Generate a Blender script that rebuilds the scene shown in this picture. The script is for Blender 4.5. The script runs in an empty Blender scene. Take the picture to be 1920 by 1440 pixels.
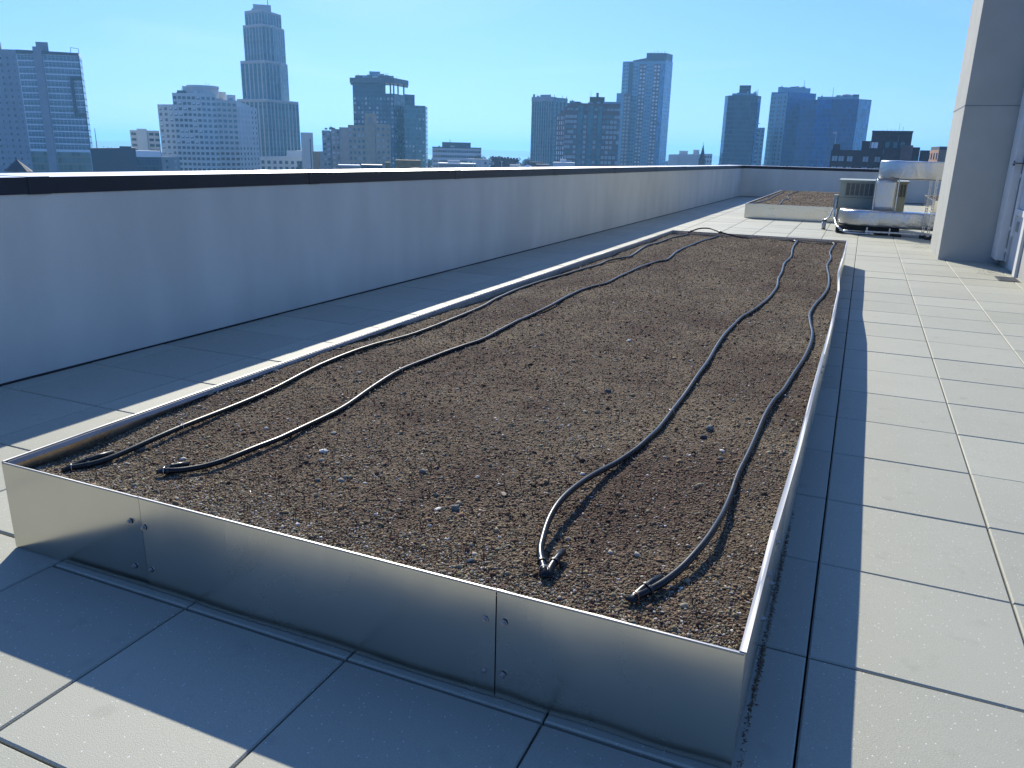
import bpy, math, random
import numpy as np
from mathutils import Vector, Matrix, noise

random.seed(7)
rng = np.random.default_rng(7)
S = bpy.context.scene
COL = S.collection
RAD = math.radians

# ------------------------------------------------------------------ camera
CAM_Z = 1.4154
cam = bpy.data.cameras.new('camera')
cam.sensor_width = 36.0
cam.lens = 1463.12 / 1920.0 * 36.0
cam.clip_start = 0.05
cam.clip_end = 40000.0
camo = bpy.data.objects.new('camera', cam)
COL.objects.link(camo)
Rv = Vector((0.915717, 0.401192, 0.022532))
Uv = Vector((-0.134713, 0.253686, 0.957860))
Fv = Vector((-0.378569, 0.880164, -0.286350))
M = Matrix(((Rv.x, Uv.x, -Fv.x), (Rv.y, Uv.y, -Fv.y), (Rv.z, Uv.z, -Fv.z))).to_4x4()
M.translation = Vector((0, 0, CAM_Z))
camo.matrix_world = M
S.camera = camo

# ------------------------------------------------------------------ light
SUN = Vector((-0.785, 1.28, 1.0)).normalized()
SUN_EL = math.asin(SUN.z)
SUN_AZ = math.atan2(SUN.x, SUN.y)          # clockwise from +Y
world = bpy.data.worlds.new('World')
S.world = world
world.use_nodes = True
wn = world.node_tree
wn.nodes.clear()
sky = wn.nodes.new('ShaderNodeTexSky')
sky.sky_type = 'NISHITA'
sky.sun_disc = False
sky.sun_elevation = SUN_EL
sky.sun_rotation = SUN_AZ
sky.air_density = 1.0
sky.dust_density = 0.40
sky.ozone_density = 5.0
sky.altitude = 60
gam = wn.nodes.new('ShaderNodeGamma')            # evens out the sky: less glare round the sun, brighter overhead
gam.inputs['Gamma'].default_value = 0.67
tint = wn.nodes.new('ShaderNodeMix')
tint.data_type = 'RGBA'; tint.blend_type = 'MULTIPLY'; tint.inputs[0].default_value = 1.0
tint.inputs[7].default_value = (0.53, 0.85, 1.46, 1)
bg = wn.nodes.new('ShaderNodeBackground')
bg.inputs['Strength'].default_value = 0.15
wo = wn.nodes.new('ShaderNodeOutputWorld')
wn.links.new(sky.outputs[0], gam.inputs['Color'])
wn.links.new(gam.outputs[0], tint.inputs[6])
tc = wn.nodes.new('ShaderNodeTexCoord')
cmap = wn.nodes.new('ShaderNodeMapping'); cmap.inputs['Scale'].default_value = (1.6, 1.6, 9.0); cmap.inputs['Rotation'].default_value = (0.12, -0.10, 0.4)
cn = wn.nodes.new('ShaderNodeTexNoise'); cn.inputs['Scale'].default_value = 1.5; cn.inputs['Detail'].default_value = 5; cn.inputs['Distortion'].default_value = 0.8
cr = wn.nodes.new('ShaderNodeMapRange'); cr.inputs[1].default_value = 0.5; cr.inputs[2].default_value = 0.8; cr.inputs[3].default_value = 0.0; cr.inputs[4].default_value = 0.16
cirrus = wn.nodes.new('ShaderNodeMix'); cirrus.data_type = 'RGBA'; cirrus.inputs[7].default_value = (5.0, 5.6, 6.2, 1)
wn.links.new(tc.outputs['Generated'], cmap.inputs['Vector']); wn.links.new(cmap.outputs[0], cn.inputs['Vector'])
wn.links.new(cn.outputs['Fac'], cr.inputs[0]); wn.links.new(cr.outputs[0], cirrus.inputs[0])
wn.links.new(tint.outputs[2], cirrus.inputs[6])
wn.links.new(cirrus.outputs[2], bg.inputs['Color'])
wn.links.new(bg.outputs[0], wo.inputs['Surface'])

sun = bpy.data.lights.new('sun', 'SUN')
sun.energy = 4.6
sun.angle = RAD(0.5)
sun.color = (1.0, 0.95, 0.82)
suno = bpy.data.objects.new('sun', sun)
COL.objects.link(suno)
suno.location = (0, 0, 60)
suno.rotation_euler = (-SUN).to_track_quat('-Z', 'Y').to_euler()

S.view_settings.view_transform = 'Standard'
S.view_settings.look = 'None'
S.view_settings.exposure = 0.6
S.view_settings.gamma = 1.0
S.cycles.max_bounces = 8
S.cycles.volume_bounces = 1
S.cycles.caustics_reflective = False
S.cycles.caustics_refractive = False


# ------------------------------------------------------------------ materials
def new_mat(name):
    m = bpy.data.materials.new(name)
    m.use_nodes = True
    nt = m.node_tree
    return m, nt, nt.nodes['Principled BSDF']


def mat(name, col, rough=0.6, metal=0.0, spec=0.5, var=0.0, vscale=3.0, bump=0.0, bscale=60.0, col2=None, detail=6.0, streak=None):
    """plain procedural material: base colour with noise variation and a noise bump"""
    m, nt, b = new_mat(name)
    b.inputs['Base Color'].default_value = (*col, 1)
    b.inputs['Roughness'].default_value = rough
    b.inputs['Metallic'].default_value = metal
    b.inputs['Specular IOR Level'].default_value = spec
    geo = nt.nodes.new('ShaderNodeNewGeometry')
    src = geo.outputs['Position']
    if streak:
        mp = nt.nodes.new('ShaderNodeMapping')
        mp.inputs['Scale'].default_value = streak
        nt.links.new(src, mp.inputs['Vector'])
        vsrc = mp.outputs['Vector']
    else:
        vsrc = src
    if var > 0:
        n = nt.nodes.new('ShaderNodeTexNoise')
        n.inputs['Scale'].default_value = vscale
        n.inputs['Detail'].default_value = detail
        nt.links.new(vsrc, n.inputs['Vector'])
        r = nt.nodes.new('ShaderNodeValToRGB')
        c2 = col2 or tuple(c * (1 - var) for c in col)
        c1 = col if col2 else tuple(min(1, c * (1 + var)) for c in col)
        r.color_ramp.elements[0].position = 0.35
        r.color_ramp.elements[1].position = 0.65
        r.color_ramp.elements[0].color = (*c2, 1)
        r.color_ramp.elements[1].color = (*c1, 1)
        nt.links.new(n.outputs['Fac'], r.inputs['Fac'])
        nt.links.new(r.outputs['Color'], b.inputs['Base Color'])
    if bump > 0:
        n2 = nt.nodes.new('ShaderNodeTexNoise')
        n2.inputs['Scale'].default_value = bscale
        n2.inputs['Detail'].default_value = 4
        nt.links.new(src, n2.inputs['Vector'])
        bp = nt.nodes.new('ShaderNodeBump')
        bp.inputs['Strength'].default_value = bump
        bp.inputs['Distance'].default_value = 0.01
        nt.links.new(n2.outputs['Fac'], bp.inputs['Height'])
        nt.links.new(bp.outputs['Normal'], b.inputs['Normal'])
    return m


def mat_paver():
    m, nt, b = new_mat('paver_concrete')
    L = nt.links.new
    geo = nt.nodes.new('ShaderNodeNewGeometry')
    at = nt.nodes.new('ShaderNodeAttribute'); at.attribute_name = 'tone'
    n1 = nt.nodes.new('ShaderNodeTexNoise'); n1.inputs['Scale'].default_value = 2.2; n1.inputs['Detail'].default_value = 8
    n2 = nt.nodes.new('ShaderNodeTexNoise'); n2.inputs['Scale'].default_value = 300; n2.inputs['Detail'].default_value = 3
    v = nt.nodes.new('ShaderNodeTexVoronoi'); v.inputs['Scale'].default_value = 95
    v2 = nt.nodes.new('ShaderNodeTexNoise'); v2.inputs['Scale'].default_value = 9
    for n in (n1, n2, v, v2): L(geo.outputs['Position'], n.inputs['Vector'])
    base = nt.nodes.new('ShaderNodeMix'); base.data_type = 'RGBA'
    base.inputs[6].default_value = (0.302, 0.297, 0.238, 1); base.inputs[7].default_value = (0.395, 0.387, 0.312, 1)
    add = nt.nodes.new('ShaderNodeMath'); add.operation = 'MULTIPLY_ADD'; add.inputs[1].default_value = 0.55; add.inputs[2].default_value = -0.05
    L(n1.outputs['Fac'], add.inputs[0])
    ad2 = nt.nodes.new('ShaderNodeMath'); ad2.operation = 'ADD'; L(add.outputs[0], ad2.inputs[0])
    tm = nt.nodes.new('ShaderNodeMath'); tm.operation = 'MULTIPLY'; tm.inputs[1].default_value = 0.5; L(at.outputs['Fac'], tm.inputs[0]); L(tm.outputs[0], ad2.inputs[1])
    L(ad2.outputs[0], base.inputs[0])
    # fine grain
    g = nt.nodes.new('ShaderNodeMapRange'); g.inputs[1].default_value = 0.3; g.inputs[2].default_value = 0.7; g.inputs[3].default_value = 0.86; g.inputs[4].default_value = 1.12
    L(n2.outputs['Fac'], g.inputs[0])
    mul = nt.nodes.new('ShaderNodeMix'); mul.data_type = 'RGBA'; mul.blend_type = 'MULTIPLY'; mul.inputs[0].default_value = 1
    L(base.outputs[2], mul.inputs[6]); L(g.outputs[0], mul.inputs[7])
    # white aggregate flecks: small voronoi cells, only some of them
    fl = nt.nodes.new('ShaderNodeMath'); fl.operation = 'LESS_THAN'; fl.inputs[1].default_value = 0.20; L(v.outputs['Distance'], fl.inputs[0])
    sel = nt.nodes.new('ShaderNodeSeparateColor'); L(v.outputs['Color'], sel.inputs[0])
    s2 = nt.nodes.new('ShaderNodeMath'); s2.operation = 'GREATER_THAN'; s2.inputs[1].default_value = 0.86; L(sel.outputs[0], s2.inputs[0])
    f = nt.nodes.new('ShaderNodeMath'); f.operation = 'MULTIPLY'; L(fl.outputs[0], f.inputs[0]); L(s2.outputs[0], f.inputs[1])
    mix = nt.nodes.new('ShaderNodeMix'); mix.data_type = 'RGBA'; mix.inputs[7].default_value = (0.62, 0.61, 0.57, 1)
    L(f.outputs[0], mix.inputs[0]); L(mul.outputs[2], mix.inputs[6])
    # faint dirt stains
    st = nt.nodes.new('ShaderNodeMapRange'); st.inputs[1].default_value = 0.62; st.inputs[2].default_value = 0.78; st.inputs[3].default_value = 1.0; st.inputs[4].default_value = 0.86
    L(v2.outputs['Fac'], st.inputs[0])
    mul2 = nt.nodes.new('ShaderNodeMix'); mul2.data_type = 'RGBA'; mul2.blend_type = 'MULTIPLY'; mul2.inputs[0].default_value = 1
    L(mix.outputs[2], mul2.inputs[6]); L(st.outputs[0], mul2.inputs[7])
    L(mul2.outputs[2], b.inputs['Base Color'])
    b.inputs['Roughness'].default_value = 0.66
    b.inputs['Specular IOR Level'].default_value = 0.4
    bp = nt.nodes.new('ShaderNodeBump'); bp.inputs['Strength'].default_value = 0.4; bp.inputs['Distance'].default_value = 0.0025
    L(n2.outputs['Fac'], bp.inputs['Height']); L(bp.outputs['Normal'], b.inputs['Normal'])
    return m


def mat_brushed(name, col=(0.77, 0.735, 0.645), rough=0.245, dent=0.16):
    """mill-finish aluminium sheet: vertical brushing, smudges"""
    m, nt, b = new_mat(name)
    L = nt.links.new
    geo = nt.nodes.new('ShaderNodeNewGeometry')
    mp = nt.nodes.new('ShaderNodeMapping'); mp.inputs['Scale'].default_value = (220, 220, 3)
    L(geo.outputs['Position'], mp.inputs['Vector'])
    n = nt.nodes.new('ShaderNodeTexNoise'); n.inputs['Scale'].default_value = 1.0; n.inputs['Detail'].default_value = 3; L(mp.outputs[0], n.inputs['Vector'])
    n2 = nt.nodes.new('ShaderNodeTexNoise'); n2.inputs['Scale'].default_value = 3.5; n2.inputs['Detail'].default_value = 6; L(geo.outputs['Position'], n2.inputs['Vector'])
    n3 = nt.nodes.new('ShaderNodeTexNoise'); n3.inputs['Scale'].default_value = 1.1; n3.inputs['Detail'].default_value = 2; L(geo.outputs['Position'], n3.inputs['Vector'])
    r = nt.nodes.new('ShaderNodeMapRange'); r.inputs[1].default_value = 0.15; r.inputs[2].default_value = 0.85; r.inputs[3].default_value = rough - 0.04; r.inputs[4].default_value = rough + 0.09
    L(n2.outputs['Fac'], r.inputs[0]); L(r.outputs[0], b.inputs['Roughness'])
    c = nt.nodes.new('ShaderNodeMix'); c.data_type = 'RGBA'; c.inputs[6].default_value = tuple(x * 0.82 for x in col) + (1,); c.inputs[7].default_value = (*col, 1)
    L(n2.outputs['Fac'], c.inputs[0]); L(c.outputs[2], b.inputs['Base Color'])
    b.inputs['Metallic'].default_value = 1.0
    b.inputs['Anisotropic'].default_value = 0.35
    bp = nt.nodes.new('ShaderNodeBump'); bp.inputs['Strength'].default_value = 0.04; bp.inputs['Distance'].default_value = 0.002; L(n.outputs['Fac'], bp.inputs['Height'])
    bp2 = nt.nodes.new('ShaderNodeBump'); bp2.inputs['Strength'].default_value = dent; bp2.inputs['Distance'].default_value = 0.01; L(n3.outputs['Fac'], bp2.inputs['Height']); L(bp.outputs['Normal'], bp2.inputs['Normal'])
    L(bp2.outputs['Normal'], b.inputs['Normal'])
    return m


def mat_tone(name, stops, rough=0.9, spec=0.12, attr='tone', nvar=0.25, nscale=40):
    """colour picked by a per-piece attribute"""
    m, nt, b = new_mat(name)
    L = nt.links.new
    at = nt.nodes.new('ShaderNodeAttribute'); at.attribute_name = attr
    r = nt.nodes.new('ShaderNodeValToRGB')
    el = r.color_ramp.elements
    el[0].position, el[0].color = stops[0][0], (*stops[0][1], 1)
    el[1].position, el[1].color = stops[-1][0], (*stops[-1][1], 1)
    for p, c in stops[1:-1]:
        e = el.new(p); e.color = (*c, 1)
    L(at.outputs['Fac'], r.inputs['Fac'])
    geo = nt.nodes.new('ShaderNodeNewGeometry')
    n = nt.nodes.new('ShaderNodeTexNoise'); n.inputs['Scale'].default_value = nscale; L(geo.outputs['Position'], n.inputs['Vector'])
    g = nt.nodes.new('ShaderNodeMapRange'); g.inputs[3].default_value = 1 - nvar; g.inputs[4].default_value = 1 + nvar; L(n.outputs['Fac'], g.inputs[0])
    mul = nt.nodes.new('ShaderNodeMix'); mul.data_type = 'RGBA'; mul.blend_type = 'MULTIPLY'; mul.inputs[0].default_value = 1
    L(r.outputs[0], mul.inputs[6]); L(g.outputs[0], mul.inputs[7]); L(mul.outputs[2], b.inputs['Base Color'])
    b.inputs['Roughness'].default_value = rough
    b.inputs['Specular IOR Level'].default_value = spec
    return m


def mat_soil():
    m, nt, b = new_mat('growing_medium')
    L = nt.links.new
    geo = nt.nodes.new('ShaderNodeNewGeometry')
    n1 = nt.nodes.new('ShaderNodeTexNoise'); n1.inputs['Scale'].default_value = 2.0; n1.inputs['Detail'].default_value = 6
    v = nt.nodes.new('ShaderNodeTexVoronoi'); v.inputs['Scale'].default_value = 130
    n2 = nt.nodes.new('ShaderNodeTexNoise'); n2.inputs['Scale'].default_value = 55; n2.inputs['Detail'].default_value = 6
    for n in (n1, v, n2): L(geo.outputs['Position'], n.inputs['Vector'])
    r = nt.nodes.new('ShaderNodeValToRGB')
    r.color_ramp.elements[0].position = 0.36; r.color_ramp.elements[0].color = (0.080, 0.050, 0.034, 1)
    r.color_ramp.elements[1].position = 0.66; r.color_ramp.elements[1].color = (0.160, 0.120, 0.076, 1)
    L(n1.outputs['Fac'], r.inputs['Fac'])
    sc = nt.nodes.new('ShaderNodeSeparateColor'); L(v.outputs['Color'], sc.inputs[0])
    g = nt.nodes.new('ShaderNodeMapRange'); g.inputs[3].default_value = 0.55; g.inputs[4].default_value = 1.5; L(sc.outputs[0], g.inputs[0])
    mul = nt.nodes.new('ShaderNodeMix'); mul.data_type = 'RGBA'; mul.blend_type = 'MULTIPLY'; mul.inputs[0].default_value = 1
    L(r.outputs[0], mul.inputs[6]); L(g.outputs[0], mul.inputs[7]); L(mul.outputs[2], b.inputs['Base Color'])
    b.inputs['Roughness'].default_value = 0.95
    b.inputs['Specular IOR Level'].default_value = 0.2
    bp = nt.nodes.new('ShaderNodeBump'); bp.inputs['Strength'].default_value = 1.0; bp.inputs['Distance'].default_value = 0.012
    ad = nt.nodes.new('ShaderNodeMath'); ad.operation = 'ADD'; L(v.outputs['Distance'], ad.inputs[0]); L(n2.outputs['Fac'], ad.inputs[1])
    L(ad.outputs[0], bp.inputs['Height']); L(bp.outputs['Normal'], b.inputs['Normal'])
    return m


def mat_curtain(name, glass, frame, fh=3.0, cw=1.5, rough=0.12, spec=0.35, band=0.22):
    """curtain wall: glass panes in a real grid of floors and mullions (UV in metres)"""
    m, nt, b = new_mat(name)
    L = nt.links.new
    uv = nt.nodes.new('ShaderNodeUVMap')
    sx = nt.nodes.new('ShaderNodeSeparateXYZ'); L(uv.outputs[0], sx.inputs[0])

    def frac(sock, size, width):
        d = nt.nodes.new('ShaderNodeMath'); d.operation = 'DIVIDE'; d.inputs[1].default_value = size; L(sock, d.inputs[0])
        f = nt.nodes.new('ShaderNodeMath'); f.operation = 'FRACT'; L(d.outputs[0], f.inputs[0])
        l = nt.nodes.new('ShaderNodeMath'); l.operation = 'LESS_THAN'; l.inputs[1].default_value = width; L(f.outputs[0], l.inputs[0])
        fl = nt.nodes.new('ShaderNodeMath'); fl.operation = 'FLOOR'; L(d.outputs[0], fl.inputs[0])
        return l, fl
    hx, ix = frac(sx.outputs[0], cw, 0.12)
    hz, iz = frac(sx.outputs[1], fh, band)
    mx = nt.nodes.new('ShaderNodeMath'); mx.operation = 'MAXIMUM'; L(hx.outputs[0], mx.inputs[0]); L(hz.outputs[0], mx.inputs[1])
    cb = nt.nodes.new('ShaderNodeCombineXYZ'); L(ix.outputs[0], cb.inputs[0]); L(iz.outputs[0], cb.inputs[1])
    wnz = nt.nodes.new('ShaderNodeTexWhiteNoise'); L(cb.outputs[0], wnz.inputs['Vector'])
    g = nt.nodes.new('ShaderNodeMapRange'); g.inputs[3].default_value = 0.6; g.inputs[4].default_value = 1.5; L(wnz.outputs['Value'], g.inputs[0])
    gm = nt.nodes.new('ShaderNodeMix'); gm.data_type = 'RGBA'; gm.blend_type = 'MULTIPLY'; gm.inputs[0].default_value = 1; gm.inputs[6].default_value = (*glass, 1); L(g.outputs[0], gm.inputs[7])
    mix = nt.nodes.new('ShaderNodeMix'); mix.data_type = 'RGBA'; mix.inputs[7].default_value = (*frame, 1)
    L(mx.outputs[0], mix.inputs[0]); L(gm.outputs[2], mix.inputs[6]); L(mix.outputs[2], b.inputs['Base Color'])
    rr = nt.nodes.new('ShaderNodeMapRange'); rr.inputs[3].default_value = rough; rr.inputs[4].default_value = 0.5; L(mx.outputs[0], rr.inputs[0]); L(rr.outputs[0], b.inputs['Roughness'])
    b.inputs['Specular IOR Level'].default_value = spec
    return m


MT = {}
MT['paver'] = mat_paver()
MT['deck'] = mat('roof_membrane', (0.035, 0.034, 0.032), 0.9, var=0.3, vscale=20)
MT['stucco'] = mat('parapet_stucco', (0.63, 0.615, 0.54), 0.9, spec=0.2, var=0.075, vscale=1.3, bump=0.35, bscale=140, detail=9, streak=(1.3, 1.3, 0.45))
MT['penthouse'] = mat('penthouse_stucco', (0.41, 0.408, 0.372), 0.88, spec=0.25, var=0.05, vscale=2.0, bump=0.4, bscale=110, detail=9)
MT['cap'] = mat('parapet_fascia', (0.022, 0.026, 0.034), 0.45, spec=0.3, var=0.12, vscale=4)
MT['captop'] = mat('parapet_cap_metal', (0.70, 0.70, 0.72), 0.38, metal=0.85, var=0.06, vscale=4)
MT['alu'] = mat_brushed('planter_aluminium')
MT['alu_dull'] = mat_brushed('planter_rim_aluminium', (0.72, 0.71, 0.68), 0.38)
MT['alu_rim'] = mat_brushed('planter_folded_edge', (0.42, 0.42, 0.42), 0.5)
MT['alu_smooth'] = mat_brushed('planter_smooth_sheet', (0.68, 0.66, 0.59), 0.17)
MT['liner'] = mat('pale_liner', (0.36, 0.315, 0.25), 0.8, var=0.2, vscale=6)
MT['hem'] = mat('hem_zinc', (0.40, 0.43, 0.47), 0.5, metal=0.35, var=0.08, vscale=5)
MT['alu_far'] = mat_brushed('planter_aluminium_far', (0.90, 0.84, 0.72), 0.2, 0.0)  # lighter, creamier copy: sunlit paver reflection put into the base colour
MT['bolt'] = mat('bolt_steel', (0.45, 0.45, 0.45), 0.35, metal=1.0)
MT['soil'] = mat_soil()
MT['grain'] = mat_tone('gravel_grain', [(0.0, (0.045, 0.030, 0.024)), (0.25, (0.155, 0.088, 0.060)), (0.45, (0.205, 0.135, 0.085)), (0.6, (0.24, 0.185, 0.102)), (0.75, (0.205, 0.19, 0.125)), (0.9, (0.31, 0.26, 0.185)), (1.0, (0.55, 0.51, 0.45))])
MT['stem'] = mat_tone('dry_stem', [(0.0, (0.020, 0.014, 0.012)), (1.0, (0.10, 0.06, 0.04))])
MT['hose'] = mat('hose_polyethylene', (0.005, 0.006, 0.008), 0.33, spec=0.28, var=0.3, vscale=30, bump=0.05, bscale=200)
MT['hose_green'] = mat('hose_dusty', (0.007, 0.013, 0.013), 0.38, spec=0.3, var=0.3, vscale=30, bump=0.05, bscale=200)
MT['clip'] = mat('clip_plastic', (0.008, 0.008, 0.009), 0.4)
MT['wire'] = mat('galvanised_wire', (0.55, 0.53, 0.50), 0.35, metal=1.0)
MT['rust'] = mat('rusty_wire', (0.30, 0.11, 0.04), 0.7, metal=0.4)
MT['stone_grey'] = mat('grey_stone', (0.19, 0.18, 0.155), 0.85, spec=0.15, var=0.25, vscale=60, bump=0.4, bscale=120)
MT['stone_white'] = mat('white_stone', (0.60, 0.57, 0.50), 0.8, spec=0.15, var=0.12, vscale=50, bump=0.3, bscale=120)
MT['stone_tan'] = mat('tan_stone', (0.34, 0.27, 0.21), 0.85, spec=0.15, var=0.2, vscale=60, bump=0.4, bscale=120)
MT['stone_dark'] = mat('dark_stone', (0.07, 0.07, 0.07), 0.85, spec=0.15, var=0.25, vscale=60, bump=0.4, bscale=120)
MT['cabinet'] = mat('cabinet_paint', (0.30, 0.325, 0.27), 0.45, var=0.06, vscale=3)
MT['grille'] = mat('coil_grille', (0.045, 0.055, 0.055), 0.5, var=0.2, vscale=80)
MT['louver'] = mat('grille_bars', (0.27, 0.30, 0.26), 0.5)
MT['rubber'] = mat('black_rubber', (0.012, 0.012, 0.013), 0.8)
MT['galv'] = mat('galvanised_steel', (0.50, 0.51, 0.52), 0.4, metal=0.9, var=0.2, vscale=25)
MT['strut'] = mat('strut_steel', (0.16, 0.17, 0.18), 0.5, metal=0.6)
MT['white_panel'] = mat('white_painted_metal', (0.62, 0.62, 0.60), 0.5, var=0.05, vscale=5, bump=0.1, bscale=60)
MT['door'] = mat('door_paint', (0.50, 0.52, 0.54), 0.45, var=0.04, vscale=2)
MT['grey_plate'] = mat('grey_plate', (0.20, 0.215, 0.22), 0.5)
MT['brass'] = mat('dark_metal', (0.10, 0.10, 0.10), 0.4, metal=0.8)
MT['grate'] = mat('drain_grate', (0.05, 0.055, 0.06), 0.6)
MT['dirt'] = mat('dried_dirt', (0.17, 0.14, 0.10), 0.95, var=0.3, vscale=30)


def mat_foil(name, strength, sc_):
    m, nt, b = new_mat(name)
    L = nt.links.new
    geo = nt.nodes.new('ShaderNodeNewGeometry')
    n1 = nt.nodes.new('ShaderNodeTexNoise'); n1.inputs['Scale'].default_value = sc_; n1.inputs['Detail'].default_value = 5; n1.inputs['Distortion'].default_value = 1.2
    n2 = nt.nodes.new('ShaderNodeTexNoise'); n2.inputs['Scale'].default_value = 34; n2.inputs['Detail'].default_value = 4
    L(geo.outputs['Position'], n1.inputs['Vector']); L(geo.outputs['Position'], n2.inputs['Vector'])
    ad = nt.nodes.new('ShaderNodeMath'); ad.operation = 'MULTIPLY_ADD'; ad.inputs[1].default_value = 0.35; L(n2.outputs['Fac'], ad.inputs[0]); L(n1.outputs['Fac'], ad.inputs[2])
    bp = nt.nodes.new('ShaderNodeBump'); bp.inputs['Strength'].default_value = strength; bp.inputs['Distance'].default_value = 0.05
    L(ad.outputs[0], bp.inputs['Height']); L(bp.outputs['Normal'], b.inputs['Normal'])
    b.inputs['Base Color'].default_value = (0.50, 0.50, 0.49, 1)
    b.inputs['Metallic'].default_value = 1.0
    b.inputs['Roughness'].default_value = 0.30
    return m


MT['foil'] = mat_foil('foil_insulation', 0.34, 7)
MT['foil_flat'] = mat_foil('foil_board', 0.20, 4)


# ------------------------------------------------------------------ mesh builder
class MB:
    def __init__(s):
        s.v = []; s.f = []; s.m = []; s.uv = []; s.smooth = False

    def face(s, pts, mi=0, uvs=None):
        k = len(s.v)
        s.v += [tuple(p) for p in pts]
        s.f.append(tuple(range(k, k + len(pts))))
        s.m.append(mi)
        s.uv += uvs if uvs else [(0.0, 0.0)] * len(pts)

    def add(s, verts, faces, mi=0):
        k = len(s.v)
        s.v += [tuple(p) for p in verts]
        for f in faces:
            s.f.append(tuple(k + i for i in f)); s.m.append(mi)
            s.uv += [(0.0, 0.0)] * len(f)

    def obox(s, c, ax, ay, az, mi=0):
        """oriented box: centre, three half-axis vectors"""
        c = Vector(c); ax = Vector(ax); ay = Vector(ay); az = Vector(az)
        vs = [c + i * ax + j * ay + k * az for k in (-1, 1) for j in (-1, 1) for i in (-1, 1)]
        s.add(vs, [(0, 2, 3, 1), (4, 5, 7, 6), (0, 1, 5, 4), (2, 6, 7, 3), (0, 4, 6, 2), (1, 3, 7, 5)], mi)

    def box(s, x0, y0, z0, x1, y1, z1, mi=0):
        s.obox(((x0 + x1) / 2, (y0 + y1) / 2, (z0 + z1) / 2), ((x1 - x0) / 2, 0, 0), (0, (y1 - y0) / 2, 0), (0, 0, (z1 - z0) / 2), mi)

    def prism(s, poly, z0, z1, mi=0, top=None):
        """vertical prism over a footprint; z1 may be a list (sloped top). Walls carry UVs in metres."""
        n = len(poly)
        zt = z1 if isinstance(z1, (list, tuple)) else [z1] * n
        acc = 0.0
        for i in range(n):
            j = (i + 1) % n
            a, b = poly[i], poly[j]
            l = math.hypot(b[0] - a[0], b[1] - a[1])
            s.face([(a[0], a[1], z0), (b[0], b[1], z0), (b[0], b[1], zt[j]), (a[0], a[1], zt[i])], mi,
                   [(acc, z0), (acc + l, z0), (acc + l, zt[j]), (acc, zt[i])])
            acc += l
        tm = mi if top is None else top
        s.face([(poly[i][0], poly[i][1], zt[i]) for i in range(n)], tm)
        s.face([(poly[i][0], poly[i][1], z0) for i in reversed(range(n))], tm)

    def tube(s, pts, r, seg=10, mi=0, cap=True):
        pts = [Vector(p) for p in pts]
        n = len(pts)
        rs = r if isinstance(r, (list, tuple)) else [r] * n
        k = len(s.v)
        prev = None
        for i, p in enumerate(pts):
            t = (pts[min(i + 1, n - 1)] - pts[max(i - 1, 0)])
            t = t.normalized() if t.length > 1e-9 else Vector((0, 0, 1))
            up = prev if prev is not None else (Vector((0, 0, 1)) if abs(t.z) < 0.95 else Vector((1, 0, 0)))
            a = (up - t * up.dot(t))
            a = a.normalized() if a.length > 1e-6 else t.orthogonal().normalized()
            b = t.cross(a); prev = a
            rr = rs[i] if isinstance(rs[i], tuple) else (rs[i], rs[i])
            for q in range(seg):
                th = 2 * math.pi * q / seg
                s.v.append(tuple(p + a * math.cos(th) * rr[0] + b * math.sin(th) * rr[1]))
        for i in range(n - 1):
            for q in range(seg):
                q2 = (q + 1) % seg
                s.f.append((k + i * seg + q, k + i * seg + q2, k + (i + 1) * seg + q2, k + (i + 1) * seg + q)); s.m.append(mi)
                s.uv += [(0.0, 0.0)] * 4
        if cap:
            s.f.append(tuple(k + q for q in reversed(range(seg)))); s.m.append(mi); s.uv += [(0.0, 0.0)] * seg
            s.f.append(tuple(k + (n - 1) * seg + q for q in range(seg))); s.m.append(mi); s.uv += [(0.0, 0.0)] * seg

    def build(s, name, mats, parent=None, bevel=0, smooth=False, origin=None, autosmooth=False):
        me = bpy.data.meshes.new(name)
        o = origin or ROOT.get(parent.name if parent else None, (0, 0, 0))
        me.from_pydata([(x - o[0], y - o[1], z - o[2]) for x, y, z in s.v], [], s.f)
        mats = mats if isinstance(mats, (list, tuple)) else [mats]
        for m_ in mats: me.materials.append(m_)
        me.polygons.foreach_set('material_index', s.m)
        if any(u != (0.0, 0.0) for u in s.uv):
            lay = me.uv_layers.new(name='UVMap')
            lay.data.foreach_set('uv', [c for u in s.uv for c in u])
        if smooth: me.polygons.foreach_set('use_smooth', [True] * len(me.polygons))
        me.validate(); me.update()
        ob = bpy.data.objects.new(name, me)
        COL.objects.link(ob)
        if parent:
            ob.parent = parent
            ROOT[ob.name] = o
        else:
            ob.location = o
            ROOT[ob.name] = o
        if bevel:
            md = ob.modifiers.new('bevel', 'BEVEL'); md.width = bevel; md.segments = 2; md.limit_method = 'ANGLE'; md.angle_limit = RAD(40)
        return ob


ROOT = {}


def tag(o, label=None, cat=None, group=None, kind=None):
    if label: o['label'] = label
    if cat: o['category'] = cat
    if group: o['group'] = group
    if kind: o['kind'] = kind
    return o


def thing(name, label, cat, loc, group=None):
    o = bpy.data.objects.new(name, None)
    o.empty_display_size = 0.2
    COL.objects.link(o)
    o.location = loc
    ROOT[o.name] = tuple(loc)
    return tag(o, label, cat, group)


def part_label(o, label):
    o['label'] = label
    return o


def place_copy(src, name, parent, loc, rotz, scale=None):
    """a copy of a part's object (shared mesh) under its thing; loc in world metres"""
    c = src.copy()
    c.name = name
    COL.objects.link(c)
    c.parent = parent
    o = ROOT[parent.name]
    c.location = (loc[0] - o[0], loc[1] - o[1], loc[2] - o[2])
    c.rotation_euler = (0, 0, rotz)
    if scale: c.scale = scale
    return c


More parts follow.
